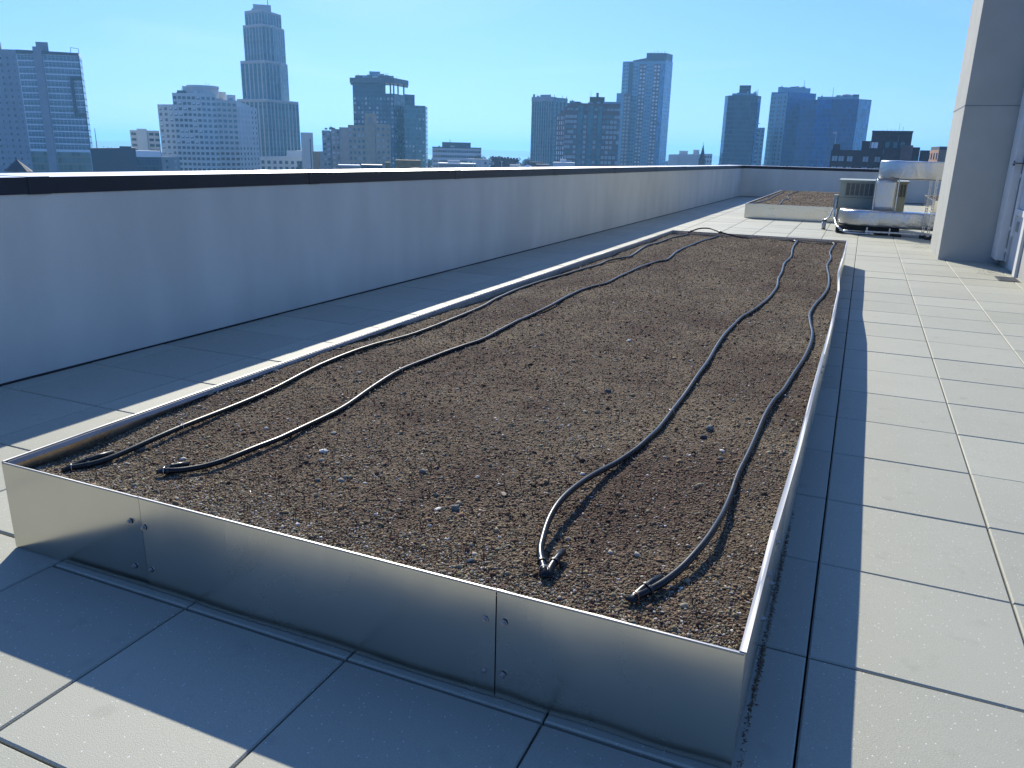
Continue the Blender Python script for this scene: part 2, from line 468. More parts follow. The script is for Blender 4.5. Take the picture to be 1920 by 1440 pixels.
def smoothline(pts, sub=6):
    P = [Vector(p) for p in pts]
    out = []
    for i in range(len(P) - 1):
        p0 = P[max(i - 1, 0)]; p1 = P[i]; p2 = P[i + 1]; p3 = P[min(i + 2, len(P) - 1)]
        for k in range(sub):
            t = k / sub
            out.append(0.5 * ((2 * p1) + (p2 - p0) * t + (2 * p0 - 5 * p1 + 4 * p2 - p3) * t * t + (3 * p1 - p0 - 3 * p2 + p3) * t ** 3))
    out.append(P[-1])
    return out


def interp(tab, y):
    if y <= tab[0][0]: return tab[0][1]
    for (a, va), (b, vb) in zip(tab, tab[1:]):
        if y <= b: return va + (vb - va) * (y - a) / (b - a)
    return tab[-1][1]


def fbm(x, y, s=1.0, oct=4, seed=0.0):
    return noise.fractal(Vector((x * s + seed, y * s - seed, seed * 0.7)), 1.0, 2.0, oct)


# ================================================================== THE ROOF
WALL_Y = 30.42
wall_x = lambda y: -4.578 + 0.0157 * (y - 2.0)
wall_z = lambda y: 1.206 - 0.0041 * (y - 2.0)      # the parapet steps down slightly with the roof fall

mb = MB()
mb.box(-5.4, -14, -24, 14, 31.0, -0.055)
tag(mb.build('roof_deck', MT['deck']), kind='structure')


# concrete pavers: one mesh, every slab with chamfered edges and its own tiny tilt
def build_paving():
    verts, faces, tones = [], [], []
    G = 0.003; C = 0.0045
    xs_r = [0.0348 + 0.61 * k for k in range(-4, 22)]
    xs = [-4.395, -3.755, -3.14] + xs_r
    rows = [2.1806 + 0.61 * j + (.014 if j == -1 else 0) for j in range(-26, 47)]
    cols = [(-4.62, -4.395)] + list(zip(xs, xs[1:]))
    for ci, (xa, xb) in enumerate(cols):
        for ya, yb in zip(rows, rows[1:]):
            if ya > WALL_Y: continue
            off = 0.08 if xb < -2.4 else 0.0
            g2 = .006 if abs(ya - 1.5846) < .01 else 0
            a, b, c, d = xa + G, xb - G, ya + off + G + g2 + random.uniform(-.001, .001), yb + off - G + random.uniform(-.001, .001)
            dz = random.uniform(-0.0018, 0.0012); tx = random.uniform(-.002, .002); ty = random.uniform(-.002, .002)
            k = len(verts)
            zf = lambda x, y: dz + tx * (x - (a + b) / 2) + ty * (y - (c + d) / 2)
            for (x, y, zz) in ((a, c, -.05), (b, c, -.05), (b, d, -.05), (a, d, -.05),
                               (a, c, -C), (b, c, -C), (b, d, -C), (a, d, -C),
                               (a + C, c + C, 0), (b - C, c + C, 0), (b - C, d - C, 0), (a + C, d - C, 0)):
                verts.append((x, y, zz + zf(x, y)))
            for i in range(4):
                j = (i + 1) % 4
                faces.append((k + i, k + j, k + 4 + j, k + 4 + i))
                faces.append((k + 4 + i, k + 4 + j, k + 8 + j, k + 8 + i))
            faces.append((k + 8, k + 9, k + 10, k + 11))
            tones += [random.random()] * 12
    me = bpy.data.meshes.new('paving')
    me.from_pydata(verts, [], faces)
    me.materials.append(MT['paver'])
    at = me.attributes.new('tone', 'FLOAT', 'POINT')
    at.data.foreach_set('value', tones)
    o = bpy.data.objects.new('paving', me); COL.objects.link(o)
    tag(o, kind='structure')


build_paving()

# parapet walls with metal coping
CAP_W = 0.62


def parapet(name, label, A, B, za, zb, n, seams, tA=0.0, tB=0.0):
    """wall from A to B (inner face), n = outward normal; metal cap with fascia, joint plates at seams"""
    A = Vector((*A, 0)); B = Vector((*B, 0)); n = Vector((*n, 0))
    d = (B - A).normalized(); Lw = (B - A).length
    root = thing(name, label, 'parapet wall', (A.x, A.y, 0))

    def slab(mb, u0, u1, w0, w1, z0a, z1a, z0b, z1b):
        q = []
        for (u, z0_, z1_) in ((u0, z0a, z1a), (u1, z0b, z1b)):
            for w in (w0, w1):
                p = A + d * u + n * w
                q += [(p.x, p.y, z0_), (p.x, p.y, z1_)]
        mb.add(q, [(0, 1, 5, 4), (2, 6, 7, 3), (0, 2, 3, 1), (4, 5, 7, 6), (0, 4, 6, 2)])
        mb.add([q[1], q[3], q[7], q[5]], [(0, 1, 2, 3)], 1)
    zt = lambda u: za + (zb - za) * u / Lw
    m = MB(); slab(m, 0, Lw, 0, CAP_W - 0.05, -0.05, za - 0.1, -0.05, zb - 0.1)
    m.build('wall', [MT['stucco'], MT['stucco']], root)
    m = MB(); slab(m, 0, Lw, -0.006, 0.02, -0.02, 0.012, -0.02, 0.012)
    m.build('base_sealant', MT['rubber'], root)
    m = MB(); slab(m, -tA, Lw + tB, -0.008, CAP_W, zt(-tA) - 0.098, zt(-tA), zt(Lw + tB) - 0.098, zt(Lw + tB))
    cap = m.build('cap', [MT['cap'], MT['captop']], root)
    for u in seams:
        m = MB(); slab(m, u - 0.07, u + 0.07, -0.011, CAP_W + 0.003, zt(u) - 0.101, zt(u) + 0.003, zt(u) - 0.101, zt(u) + 0.003)
        m.build('cap_joint', [MT['cap'], MT['captop']], cap)
    return root


A = (wall_x(-9), -9.0); B = (wall_x(WALL_Y), WALL_Y)
dn = Vector((B[0] - A[0], B[1] - A[1])).normalized()
SEAMS = [9 + y for y in (-3.0, 0.3, 3.3, 5.9, 8.6, 11.8, 14.9, 18, 21, 24, 27.2)]
parapet('parapet_wall', 'long grey stucco parapet with dark metal cap running beside the planters', A, B, wall_z(-9), wall_z(WALL_Y), (-dn.y, dn.x), SEAMS, 0, 0.0)
parapet('parapet_wall', 'short far parapet closing the end of the roof behind the air conditioner', (wall_x(WALL_Y) - CAP_W, WALL_Y), (9.0, WALL_Y), wall_z(WALL_Y) + .004, wall_z(WALL_Y) + .004, (0, 1), (2.2, 5.4, 8.3))


# ------------------------------------------------------------------ planter beds
RIM = 0.331
RX = [(1.0, -.105), (1.62, -.105), (2.27, -.104), (3.03, -.091), (4.27, -.084), (5.62, -.070), (7.2, -.072), (7.9, -.095), (8.43, -.113), (9.5, -.105), (11.8, -.100)]
LX = [(1.0, -2.632), (1.62, -2.632), (2.4, -2.640), (3.4, -2.651), (5.0, -2.650), (5.9, -2.642), (6.6, -2.615), (8.0, -2.602), (9.6, -2.556), (11.83, -2.527)]
Y0, Y1 = 1.62, 11.80


def soil_h(x, y):
    h = 0.296 + 0.011 * fbm(x, y, 1.3, 4, 3.1) + 0.006 * fbm(x, y, 6.0, 3, 9.0)
    h += 0.020 * math.exp(-((x + 1.3) ** 2) / 0.9) - 0.006
    l = max(0.0, min(1.0, (x + 2.64) / 0.45))
    mid = max(0.0, min(1.0, (y - 2.1) / .5)) * max(0.0, min(1.0, (5.4 - y) / 1.2))
    h += (0.014 * mid - 0.020 * (1 - mid)) * (1 - l) * (1 - l)
    h -= 0.02 * math.exp(-((x + 2.5) ** 2 + (y - 1.75) ** 2) / 0.08)
    h += 0.010 * math.exp(-((x + 0.2) ** 2) / 0.04)
    h += 0.008 * math.exp(-((y - 1.7) ** 2) / 0.03)
    h += 0.030 * math.exp(-((x + 0.95) ** 2 / 0.18 + (y - 10.6) ** 2 / 0.5)) - 0.03 * math.exp(-((x + 0.95) ** 2 / 0.10 + (y - 10.0) ** 2 / 0.10))
    h -= 0.012 * math.exp(-((y - 11.8) ** 2) / 0.02)
    return h


def sheet(mb, line, thick, z0, z1, side):
    """vertical sheet following a plan polyline, with thickness towards side"""
    n = len(line)
    inner = []
    for i, (x, y) in enumerate(line):
        a = Vector(line[max(i - 1, 0)]); b = Vector(line[min(i + 1, n - 1)])
        t = (b - a).normalized(); nn = Vector((-t.y, t.x)) * side
        inner.append((x + nn.x * thick, y + nn.y * thick))
    zt = lambda i: z1[i] if isinstance(z1, list) else z1
    for i in range(n - 1):
        (x0, y0), (x1, y1) = line[i], line[i + 1]
        (u0, v0), (u1, v1) = inner[i], inner[i + 1]
        k = len(mb.v)
        mb.add([(x0, y0, z0), (x1, y1, z0), (x1, y1, zt(i + 1)), (x0, y0, zt(i)), (u0, v0, z0), (u1, v1, z0), (u1, v1, zt(i + 1)), (u0, v0, zt(i))],
               [(0, 1, 2, 3), (5, 4, 7, 6), (3, 2, 6, 7), (0, 3, 7, 4), (1, 5, 6, 2)])


def bolt(mb, x, y, z, nx, ny, r=0.006):
    c = Vector((x, y, z)); n = Vector((nx, ny, 0))
    mb.tube([c, c + n * 0.002], r * 1.6, 14)
    mb.tube([c + n * 0.002, c + n * 0.009], r, 6)


bed = thing('planter_bed', 'large raised planter bed of bare gravelly soil in the foreground with aluminium sides', 'planter bed', (-1.35, 1.62, 0))
# front: three sheets that overlap a little at the seams
SX = [-2.632, -1.985, -0.728, -0.103]
for i in range(3):
    m = MB()
    xa, xb = SX[i], SX[i + 1]
    n_ = 14
    oy = (0.0, -0.0025, 0.0)[i]
    line = [(xa + (xb - xa) * k / n_ + (0.0025 if k == 0 and i else 0), Y0 + oy + (0.002 * math.sin(k * 0.9 + i) if i else .004 * (k / n_ - 1))) for k in range(n_ + 1)]
    sheet(m, line, 0.003, 0.004, RIM, 1)
    p = m.build('front_panel', MT['alu_smooth'] if i == 0 else MT['alu'], bed)
# folded rim along the front
for i in range(3):
    m = MB(); xa, xb = SX[i] + 0.002, SX[i + 1] - 0.002
    m.box(xa, Y0 - 0.0045, RIM - 0.004, xb, Y0 + 0.002, RIM + 0.0015)
    m.build('rim', MT['alu_rim'], bed, bevel=0.001)
ys = [Y0 + (Y1 - Y0) * k / 60 for k in range(61)]
seam_r = [Y0, 2.28, 4.72, 7.16, 9.6, Y1]
for tab, nm, sd in ((RX, 'side_panel', 1), (LX, 'side_panel', -1)):
    for a_, b_ in zip(seam_r, seam_r[1:]):
        yy = [a_ + (b_ - a_) * k / 14 for k in range(15)]
        m = MB(); sheet(m, [(interp(tab, y), y) for y in yy], 0.003, 0.004, RIM, sd)
        m.build(nm, MT['alu'], bed)
        m = MB()
        for ya, yb in zip(yy, yy[1:]):
            xa, xb = interp(tab, ya), interp(tab, yb)
            o_ = (0.004 if sd > 0 else 0.002) * sd; i_ = (-0.012 if sd > 0 else -0.007) * sd
            lo, hi = min(o_, i_), max(o_, i_)
            m.add([(xa + lo, ya, RIM - .001), (xa + hi, ya, RIM - .001), (xb + hi, yb, RIM - .001), (xb + lo, yb, RIM - .001),
                   (xa + lo, ya, RIM + .004), (xa + hi, ya, RIM + .004), (xb + hi, yb, RIM + .004), (xb + lo, yb, RIM + .004)],
                  [(0, 3, 2, 1), (4, 5, 6, 7), (0, 1, 5, 4), (2, 3, 7, 6), (0, 4, 7, 3), (1, 2, 6, 5)])
        m.build('rim', MT['alu_rim'], bed)
m = MB(); m.box(interp(LX, Y1), Y1, 0.004, interp(RX, Y1), Y1 + .003, RIM)
m.build('back_panel', MT['alu'], bed)
m = MB(); m.box(interp(LX, Y1), Y1 - .012, RIM - .001, interp(RX, Y1), Y1 + .004, RIM + .004)
m.build('rim', MT['alu_rim'], bed)
# black geotextile edging that sticks out under the right side
for (x, z) in ((-2.033, .236), (-1.972, .228), (-2.038, .072), (-1.966, .075), (-.757, .236), (-.703, .240), (-.758, .079), (-.704, .081)):
    m = MB(); bolt(m, x, Y0 - 0.003, z, 0, -1); m.build('bolt', MT['bolt'], bed)
for y, z in ((2.18, .24), (2.40, .24), (2.18, .09), (2.40, .09), (4.66, .24), (4.80, .24)):
    m = MB(); bolt(m, interp(RX, y) + .001, y, z, 1, 0); m.build('bolt', MT['bolt'], bed)
m = MB()
yy = [4.3 + (Y1 - 4.35) * k / 44 for k in range(45)]
sheet(m, [(interp(LX, y) + .0065, y) for y in yy], .003, .2, RIM - .020, -1)
m.build('inner_liner', MT['liner'], bed)
for tab, sd in ((LX, 1), (RX, -1)):                       # rim folded down on the inside
    m = MB()
    yy = [Y0 + .012 + (Y1 - Y0 - .03) * k / 44 for k in range(45)]
    sheet(m, [(interp(tab, y) + .0125 * sd, y) for y in yy], .002, RIM - .019, RIM - .0005, sd)
    m.build('rim_hem', MT['hem'], bed)
# brackets inside the left side
for y in (2.6, 4.72, 7.16, 8.0, 9.6):
    x = interp(LX, y) + .0105
    m = MB(); m.box(x, y - .015, .2, x + .004, y + .015, RIM - .004); m.build('bracket', MT['liner'], bed)


def soil_sheet(name, x0f, x1f, ya, yb, nx, ny, hf, bottom=0.05):
    v = []; f = []
    for j in range(ny + 1):
        y = ya + (yb - ya) * j / ny
        xa, xb = x0f(y), x1f(y)
        for i in range(nx + 1):
            x = xa + (xb - xa) * i / nx
            v.append((x, y, hf(x, y) + 0.003 * noise.noise(Vector((x * 40, y * 40, 0)))))
    for j in range(ny):
        for i in range(nx):
            k = j * (nx + 1) + i
            f.append((k, k + 1, k + nx + 2, k + nx + 1))
    me = bpy.data.meshes.new(name); me.from_pydata(v, [], f); me.materials.append(MT['soil'])
    me.polygons.foreach_set('use_smooth', [True] * len(f))
    o = bpy.data.objects.new(name, me); COL.objects.link(o)
    return o


o = soil_sheet('soil', lambda y: interp(LX, y) + .004, lambda y: interp(RX, y) - .004, Y0 + .004, Y1 - .002, 120, 460, soil_h)
tag(o, 'brown growing medium filling the foreground planter', 'soil', kind='stuff')

OCT = np.array([(1, 0, 0), (-1, 0, 0), (0, 1, 0), (0, -1, 0), (0, 0, 1), (0, 0, -1)], float)
OCTF = np.array([(0, 2, 4), (2, 1, 4), (1, 3, 4), (3, 0, 4), (2, 0, 5), (1, 2, 5), (3, 1, 5), (0, 3, 5)])


def grains(name, pts, size, tone, mat_, flat=0.8):
    """many small angular stones as one mesh"""
    n = len(pts)
    P = np.array(pts)
    base = OCT[None] * rng.uniform(0.6, 1.35, (n, 6, 1)) + rng.normal(0, .18, (n, 6, 3))
    base[:, :, 2] *= flat
    ang = rng.uniform(0, 2 * np.pi, n); til = rng.normal(0, .45, n)
    ca, sa = np.cos(ang)[:, None], np.sin(ang)[:, None]
    ct, st = np.cos(til)[:, None], np.sin(til)[:, None]
    x, y, z = base[..., 0] * rng.uniform(.8, 1.6, (n, 1)), base[..., 1], base[..., 2]
    y, z = y * ct - z * st, y * st + z * ct
    x, y = x * ca - y * sa, x * sa + y * ca
    V = np.stack([x, y, z], -1) * np.array(size)[:, None, None] + P[:, None, :]
    F = (OCTF[None] + (np.arange(n) * 6)[:, None, None]).reshape(-1)
    me = bpy.data.meshes.new(name)
    me.vertices.add(n * 6); me.vertices.foreach_set('co', V.reshape(-1).astype(np.float32))
    nf = n * 8
    me.loops.add(nf * 3); me.loops.foreach_set('vertex_index', F.astype(np.int32))
    me.polygons.add(nf); me.polygons.foreach_set('loop_start', (np.arange(nf) * 3).astype(np.int32))
    me.update(calc_edges=True)
    at = me.attributes.new('tone', 'FLOAT', 'POINT')
    at.data.foreach_set('value', np.repeat(np.array(tone), 6).astype(np.float32))
    me.materials.append(mat_)
    o = bpy.data.objects.new(name, me); COL.objects.link(o)
    return o


def scatter(n, ya, yb, power, xl, xr, hf, smin, smax, sexp):
    pts, size, tone = [], [], []
    while len(pts) < n:
        t = random.random() ** power
        y = ya + (yb - ya) * t
        a, b = xl(y), xr(y)
        x = a + (b - a) * random.random()
        r = random.random() ** sexp
        edge = max(0.0, min(1.0, min(x - a, (b - x) * 1.1, (y - ya)) / 0.42 + 0.5 * fbm(x, y, 2.2, 3, 31.0)))
        s = smin + (smax - smin) * r
        g = 0.5 + 0.55 * fbm(x, y, 1.1, 3, 5.0)          # patches of redder / greyer stone
        tn = min(0.94, max(0.0, random.gauss(0.49 + 0.24 * (g - .5) + 0.21 * (1 - edge) - .07, 0.27)))
        if random.random() < 0.028: tn = 1.0
        elif random.random() < 0.02: tn = 0.0
        pts.append((x, y, hf(x, y) + s * 0.25)); size.append(s); tone.append(tn)
    return pts, size, tone


xl_ = lambda y: interp(LX, y) + .015
xr_ = lambda y: interp(RX, y) - .015
p1, s1, t1 = scatter(150000, Y0 + .015, Y1 - .02, 1.9, xl_, xr_, soil_h, 0.0019, 0.0052, 2.0)
p2, s2, t2 = scatter(7000, Y0 + .03, Y1 - .03, 1.5, xl_, xr_, soil_h, 0.0045, 0.011, 2.8)
o = grains('gravel', p1 + p2, s1 + s2, t1 + t2, MT['grain'])
tag(o, 'fine mixed gravel and grit lying all over the foreground planter soil', 'gravel', kind='stuff')

# dry stubs of dead sedum
mv = MB(); tn = []
for _ in range(3000):
    t = random.random() ** 1.7
    y = Y0 + .1 + (Y1 - Y0 - .3) * t
    x = random.uniform(interp(LX, y) + .1, interp(RX, y) - .06)
    if fbm(x, y, 1.7, 2, 12.0) < -0.02 and random.random() < 0.8: continue
    z = soil_h(x, y)
    h_ = random.uniform(.008, .030); r_ = random.uniform(.0009, .0019)
    a = random.uniform(0, 6.28); ln = random.uniform(0, .5)
    tip = Vector((x + math.cos(a) * ln * h_, y + math.sin(a) * ln * h_, z + h_))
    k = len(mv.v)
    mv.add([(x + r_, y, z - .004), (x - r_ * .5, y + r_ * .87, z - .004), (x - r_ * .5, y - r_ * .87, z - .004), tuple(tip + Vector((r_ * .6, 0, 0))), tuple(tip + Vector((-r_ * .6, 0, .001)))],
           [(0, 1, 4, 3), (1, 2, 4), (2, 0, 3, 4)])
    tn += [random.random()] * 5
o = mv.build('dry_plant_stubs', MT['stem'])
at = o.data.attributes.new('tone', 'FLOAT', 'POINT'); at.data.foreach_set('value', tn[:len(o.data.vertices)])
tag(o, 'short dark dried plant stems poking from the planter soil', 'dry stems', kind='stuff')


# larger single stones
def rock(name, label, x, y, r, mat_, sq=(1.2, .9, .55), seed=0, boxy=False, group=None):
    rnd = random.Random(seed * 13 + 5)
    m = MB()
    if boxy:
        m.box(-1, -1, -1, 1, 1, 1)
        vs = [Vector(v) * rnd.uniform(.8, 1.05) for v in m.v]; fs = m.f
    else:
        vs, fs = [], []
        nl, ns = 5, 8
        for i in range(nl + 1):
            ph = math.pi * i / nl
            for j in range(ns):
                th = 2 * math.pi * j / ns
                d = Vector((math.sin(ph) * math.cos(th), math.sin(ph) * math.sin(th), math.cos(ph)))
                q = 1 + .28 * noise.noise(d * 1.7 + Vector((seed * 3.1, 0, 0)))
                vs.append(d * q)
        for i in range(nl):
            for j in range(ns):
                fs.append((i * ns + j, (i + 1) * ns + j, (i + 1) * ns + (j + 1) % ns, i * ns + (j + 1) % ns))
    r *= .66
    a = rnd.uniform(0, 3.14)
    out = []
    z = soil_h(x, y)
    for v in vs:
        q = Vector((v.x * sq[0], v.y * sq[1], v.z * sq[2])) * r
        out.append((q.x * math.cos(a) - q.y * math.sin(a), q.x * math.sin(a) + q.y * math.cos(a), q.z + r * sq[2] * .55))
    m2 = MB(); m2.v = [(x + p[0], y + p[1], z + p[2]) for p in out]; m2.f = list(fs); m2.m = [0] * len(fs); m2.uv = [(0.0, 0.0)] * sum(len(f) for f in fs)
    o = m2.build(name, mat_, origin=(x, y, z), bevel=.002 if boxy else 0)
    tag(o, label, 'stone', group)


rock('stone', 'flat white angular stone, brightest one on the soil', -1.742, 2.256, .024, MT['stone_white'], (1.3, .7, .42), 1)
rock('stone', 'square-cut grey stone chip standing up near the front rim', -1.066, 2.038, .021, MT['stone_grey'], (1.0, .5, .8), 2, True)
rock('stone', 'thin pale flat stone just left of the square-cut chip', -1.115, 2.012, .017, MT['stone_white'], (1.4, .7, .3), 3)
rock('stone', 'rounded grey pebble in the middle of the front soil, right of the white stone', -1.305, 2.247, .020, MT['stone_grey'], (1.2, .8, .6), 4)
rock('stone', 'light grey stone of a touching pair below the second hose', -1.523, 2.062, .021, MT['stone_grey'], (1.2, .8, .5), 5)
rock('stone', 'smaller stone of a touching pair below the second hose', -1.527, 2.093, .015, MT['stone_grey'], (1.0, .9, .6), 6)
rock('stone', 'largest pale grey stone, lying between the two right-hand hoses', -0.459, 3.193, .030, MT['stone_grey'], (1.1, .8, .7), 7)
rock('stone', 'dark stone below the pale one between the right-hand hoses', -0.463, 3.07, .022, MT['stone_dark'], (1.1, .8, .7), 8)
rock('stone', 'dark grey stone beside the leftmost hose end', -2.40, 1.995, .030, MT['stone_grey'], (1.1, .9, .6), 9)
rock('stone', 'tan flat stone near the middle front of the bed', -0.971, 2.208, .017, MT['stone_tan'], (1.4, .8, .4), 10)
rock('stone', 'small whitish pebble right beside the long bend of the third hose', -0.786, 2.487, .015, MT['stone_white'], (1.2, .9, .6), 11)
rock('stone', 'small grey pebble left of the outer right-hand hose', -0.36, 2.86, .016, MT['stone_grey'], (1.2, .9, .6), 12)
rock('stone', 'dark flat stone left of the light touching pair', -1.60, 2.03, .020, MT['stone_dark'], (1.3, .8, .5), 13)
rock('stone', 'pale pebble in the far middle of the bed', -1.2, 4.6, .020, MT['stone_white'], (1.2, .9, .5), 14)
rock('stone', 'black stone in the far middle of the bed, left of the third hose', -1.0, 3.5, .022, MT['stone_dark'], (1.2, .9, .7), 15)


# ------------------------------------------------------------------ irrigation hoses
HR = 0.0106


def hose_line(pts, lift=0.0, seed=0, hf=None, zs=None):
    hf = hf or soil_h
    out = smoothline([(p[0], p[1], 0) for p in pts], 5)
    res = []
    for i, p in enumerate(out):
        g = max(0.0, noise.noise(Vector((p.y * 1.3 + seed * 7.7, seed, 0)))) * 0.022
        g += lift * math.exp(-((p.y - 2.15) / .33) ** 2)
        res.append(Vector((p.x, p.y, hf(p.x, p.y) + HR * .9 + g)))
    for _ in range(3):
        res = [res[0]] + [Vector((res[i].x, res[i].y, max((res[i - 1].z + res[i].z + res[i + 1].z) / 3, hf(res[i].x, res[i].y) + HR * .8))) for i in range(1, len(res) - 1)] + [res[-1]]
    return res


def ring(mb, c, t, r, w=.004, mi=0):
    c = Vector(c); t = Vector(t).normalized()
    mb.tube([c - t * w, c + t * w], r, 12, mi)


def hose(label, pts, mat_, seed, fold, stakes, wire='wire', closed_tip=True, endpt=None):
    root = thing('drip_hose', label, 'hose', (pts[0][0], pts[0][1], 0.3), 'drip hoses laid along the foreground bed')
    L = hose_line(pts, {3: .045, 4: .03}.get(seed, .012), seed)
    if endpt: L[-1] = Vector(endpt); L[-2] = L[-2].lerp(L[-1], .5)
    # near end is folded back on itself
    tip = L[0] if fold else None
    m = MB()
    rs = [HR] * len(L)
    if fold:
        d = (L[0] - L[3]).normalized()
        for k in range(len(L)): pass
        ext = [L[0] + d * .018 - Vector((0, 0, .004)), L[0] + d * .008]
        L2 = ext + L
        rs = [(.0035, HR * 1.35), (.006, HR * 1.25)] + rs
        m.tube(L2, rs, 12)
        tip = ext[0]
    else:
        m.tube(L, rs, 12)
    m.build('pipe', mat_, root, smooth=True)
    if fold:
        fx, fy = fold
        e = Vector((fx, fy, soil_h(fx, fy) + .022))
        mid = tip.lerp(e, .35) + Vector((0, 0, .006))
        m = MB(); m.tube([tip + Vector((0, 0, .002)), tip.lerp(e, .15) + Vector((0, 0, .004)), mid, tip.lerp(e, .7) + Vector((0, 0, .006)), e],
                         [(.0035, HR * 1.3), (.006, HR * 1.2), HR, HR, HR], 12)
        m.build('folded_end', mat_, root, smooth=True)
        # figure-eight clip round both runs
        mid2 = tip.lerp(e, .5) + Vector((0, 0, .006)); near = min(L, key=lambda p: (p - mid2).length)
        m = MB(); ring(m, mid2, e - tip, HR * 1.28); ring(m, near, L[3] - L[0], HR * 1.28)
        m.tube([mid2, near], .004, 8)
        m.build('end_clip', MT['clip'], root, smooth=False)
        # wire staple
        c = L[0].lerp(L[2], .3)
        side = Vector((-(L[0] - L[3]).y, (L[0] - L[3]).x, 0)).normalized()
        m = MB(); m.tube(smoothline([c - side * .014 - Vector((0, 0, .03)), c - side * .012 + Vector((0, 0, .008)), c + Vector((0, 0, .014)), c + side * .012 + Vector((0, 0, .008)), c + side * .014 - Vector((0, 0, .03))], 4), .0013, 6)
        m.build('wire_staple', MT[wire], root, smooth=True)
    for (x, y) in stakes:
        c = min(L, key=lambda p: (p.x - x) ** 2 + (p.y - y) ** 2)
        i = L.index(c); t = (L[min(i + 1, len(L) - 1)] - L[max(i - 1, 0)]).normalized(); side = Vector((-t.y, t.x, 0))
        m = MB(); m.tube(smoothline([c - side * .015 - Vector((0, 0, .03)), c - side * .012 + Vector((0, 0, .010)), c + Vector((0, 0, .016)), c + side * .012 + Vector((0, 0, .010)), c + side * .015 - Vector((0, 0, .03))], 4), .0012, 6)
        m.build('wire_staple', MT[wire], root, smooth=True)
    return root


H1 = [(-2.474, 1.745), (-2.406, 1.854), (-2.388, 2.081), (-2.392, 2.368), (-2.425, 2.74), (-2.484, 3.222), (-2.479, 3.716), (-2.442, 4.273), (-2.466, 5.103), (-2.529, 5.521), (-2.565, 6.086), (-2.549, 6.604), (-2.493, 7.018), (-2.422, 7.705), (-2.407, 8.124), (-2.31, 8.45), (-2.325, 8.852), (-2.39, 9.566), (-2.383, 10.041), (-2.36, 10.7), (-2.289, 11.2), (-2.225, 11.55)]
H2 = [(-2.1, 1.825), (-2.046, 1.868), (-1.983, 1.993), (-1.954, 2.186), (-1.951, 2.374), (-1.972, 2.692), (-2.027, 3.028), (-2.067, 3.405), (-2.05, 3.777), (-1.995, 4.123), (-2.002, 4.397), (-2.013, 4.702), (-2.023, 5.055), (-2.014, 5.404), (-2.049, 5.918), (-2.034, 6.283), (-1.971, 6.645), (-1.965, 7.097), (-1.949, 7.717), (-1.919, 8.25), (-1.86, 8.5), (-1.891, 8.915), (-1.927, 9.412), (-1.916, 10.3), (-1.852, 11.1), (-1.80, 11.55)]
H3 = [(-0.647, 1.755), (-0.689, 1.832), (-0.71, 1.896), (-0.738, 2.031), (-0.745, 2.193), (-0.727, 2.415), (-0.691, 2.622), (-0.661, 2.813), (-0.651, 2.999), (-0.649, 3.209), (-0.651, 3.459), (-0.651, 3.686), (-0.654, 3.905), (-0.664, 4.301), (-0.681, 4.663), (-0.685, 4.987), (-0.684, 5.398), (-0.675, 5.712), (-0.638, 5.98), (-0.596, 6.374), (-0.58, 6.797), (-0.584, 7.259), (-0.617, 7.692), (-0.637, 8.271), (-0.671, 8.932), (-0.663, 9.641), (-0.707, 10.407), (-0.721, 11.3)]
H4 = [(-0.395, 1.74), (-0.375, 1.778), (-0.337, 1.859), (-0.304, 1.976), (-0.28, 2.124), (-0.27, 2.301), (-0.27, 2.52), (-0.274, 2.716), (-0.268, 2.931), (-0.265, 3.218), (-0.262, 3.437), (-0.249, 3.688), (-0.226, 3.931), (-0.205, 4.27), (-0.18, 4.637), (-0.169, 4.999), (-0.179, 5.367), (-0.212, 5.706), (-0.235, 6.009), (-0.226, 6.363), (-0.192, 6.87), (-0.169, 7.446), (-0.19, 8.108), (-0.243, 8.968), (-0.234, 9.736), (-0.27, 10.354), (-0.253, 11.3)]
hose('outer left hose lying next to the parapet side of the bed, end folded back', H1, MT['hose_green'], 1, (-2.43, 1.90), [(-2.385, 2.2)])
hose('inner left hose ending in a bright folded tip near the left front', H2, MT['hose'], 2, (-2.075, 1.915), [(-2.06, 3.3)])
hose('inner right hose curving in to a folded tip near the front rim', H3, MT['hose'], 3, (-0.642, 1.885), [(-0.65, 3.3)])
hose('outer right hose along the right rim with a folded end held by rusty wire', H4, MT['hose'], 4, (-0.355, 1.865), [(-0.272, 2.65)], 'rust')
HD = [(-2.225, 11.6, .345), (-2.118, 11.75, .385), (-1.972, 11.75, .393), (-1.799, 11.6, .366), (-1.677, 11.55, .346), (-1.445, 11.5, .314), (-1.114, 11.45, .308), (-.748, 11.42, .318), (-.536, 11.35, .302), (-.252, 11.4, .318)]
root = thing('header_hose', 'thin header hose arching across the far end of the foreground bed', 'hose', (-1.2, 11.5, .3))
m = MB(); m.tube(smoothline(HD, 5), HR, 10); m.build('pipe', MT['hose'], root, smooth=True)
for i, t_ in ((0, 0), (3, 0), (7, 0), (9, 0)):
    p = Vector(HD[i]); q = Vector(HD[min(i + 1, 9)]) if i < 9 else p + Vector((.1, 0, 0))
    m = MB(); m.tube([p + (p - q).normalized() * .03, p + (q - p).normalized() * .03], HR * 1.4, 10); m.tube([p, p + Vector((0, -.04, -.004))], HR * 1.4, 10)
    m.build('tee_fitting', MT['clip'], root, smooth=True)

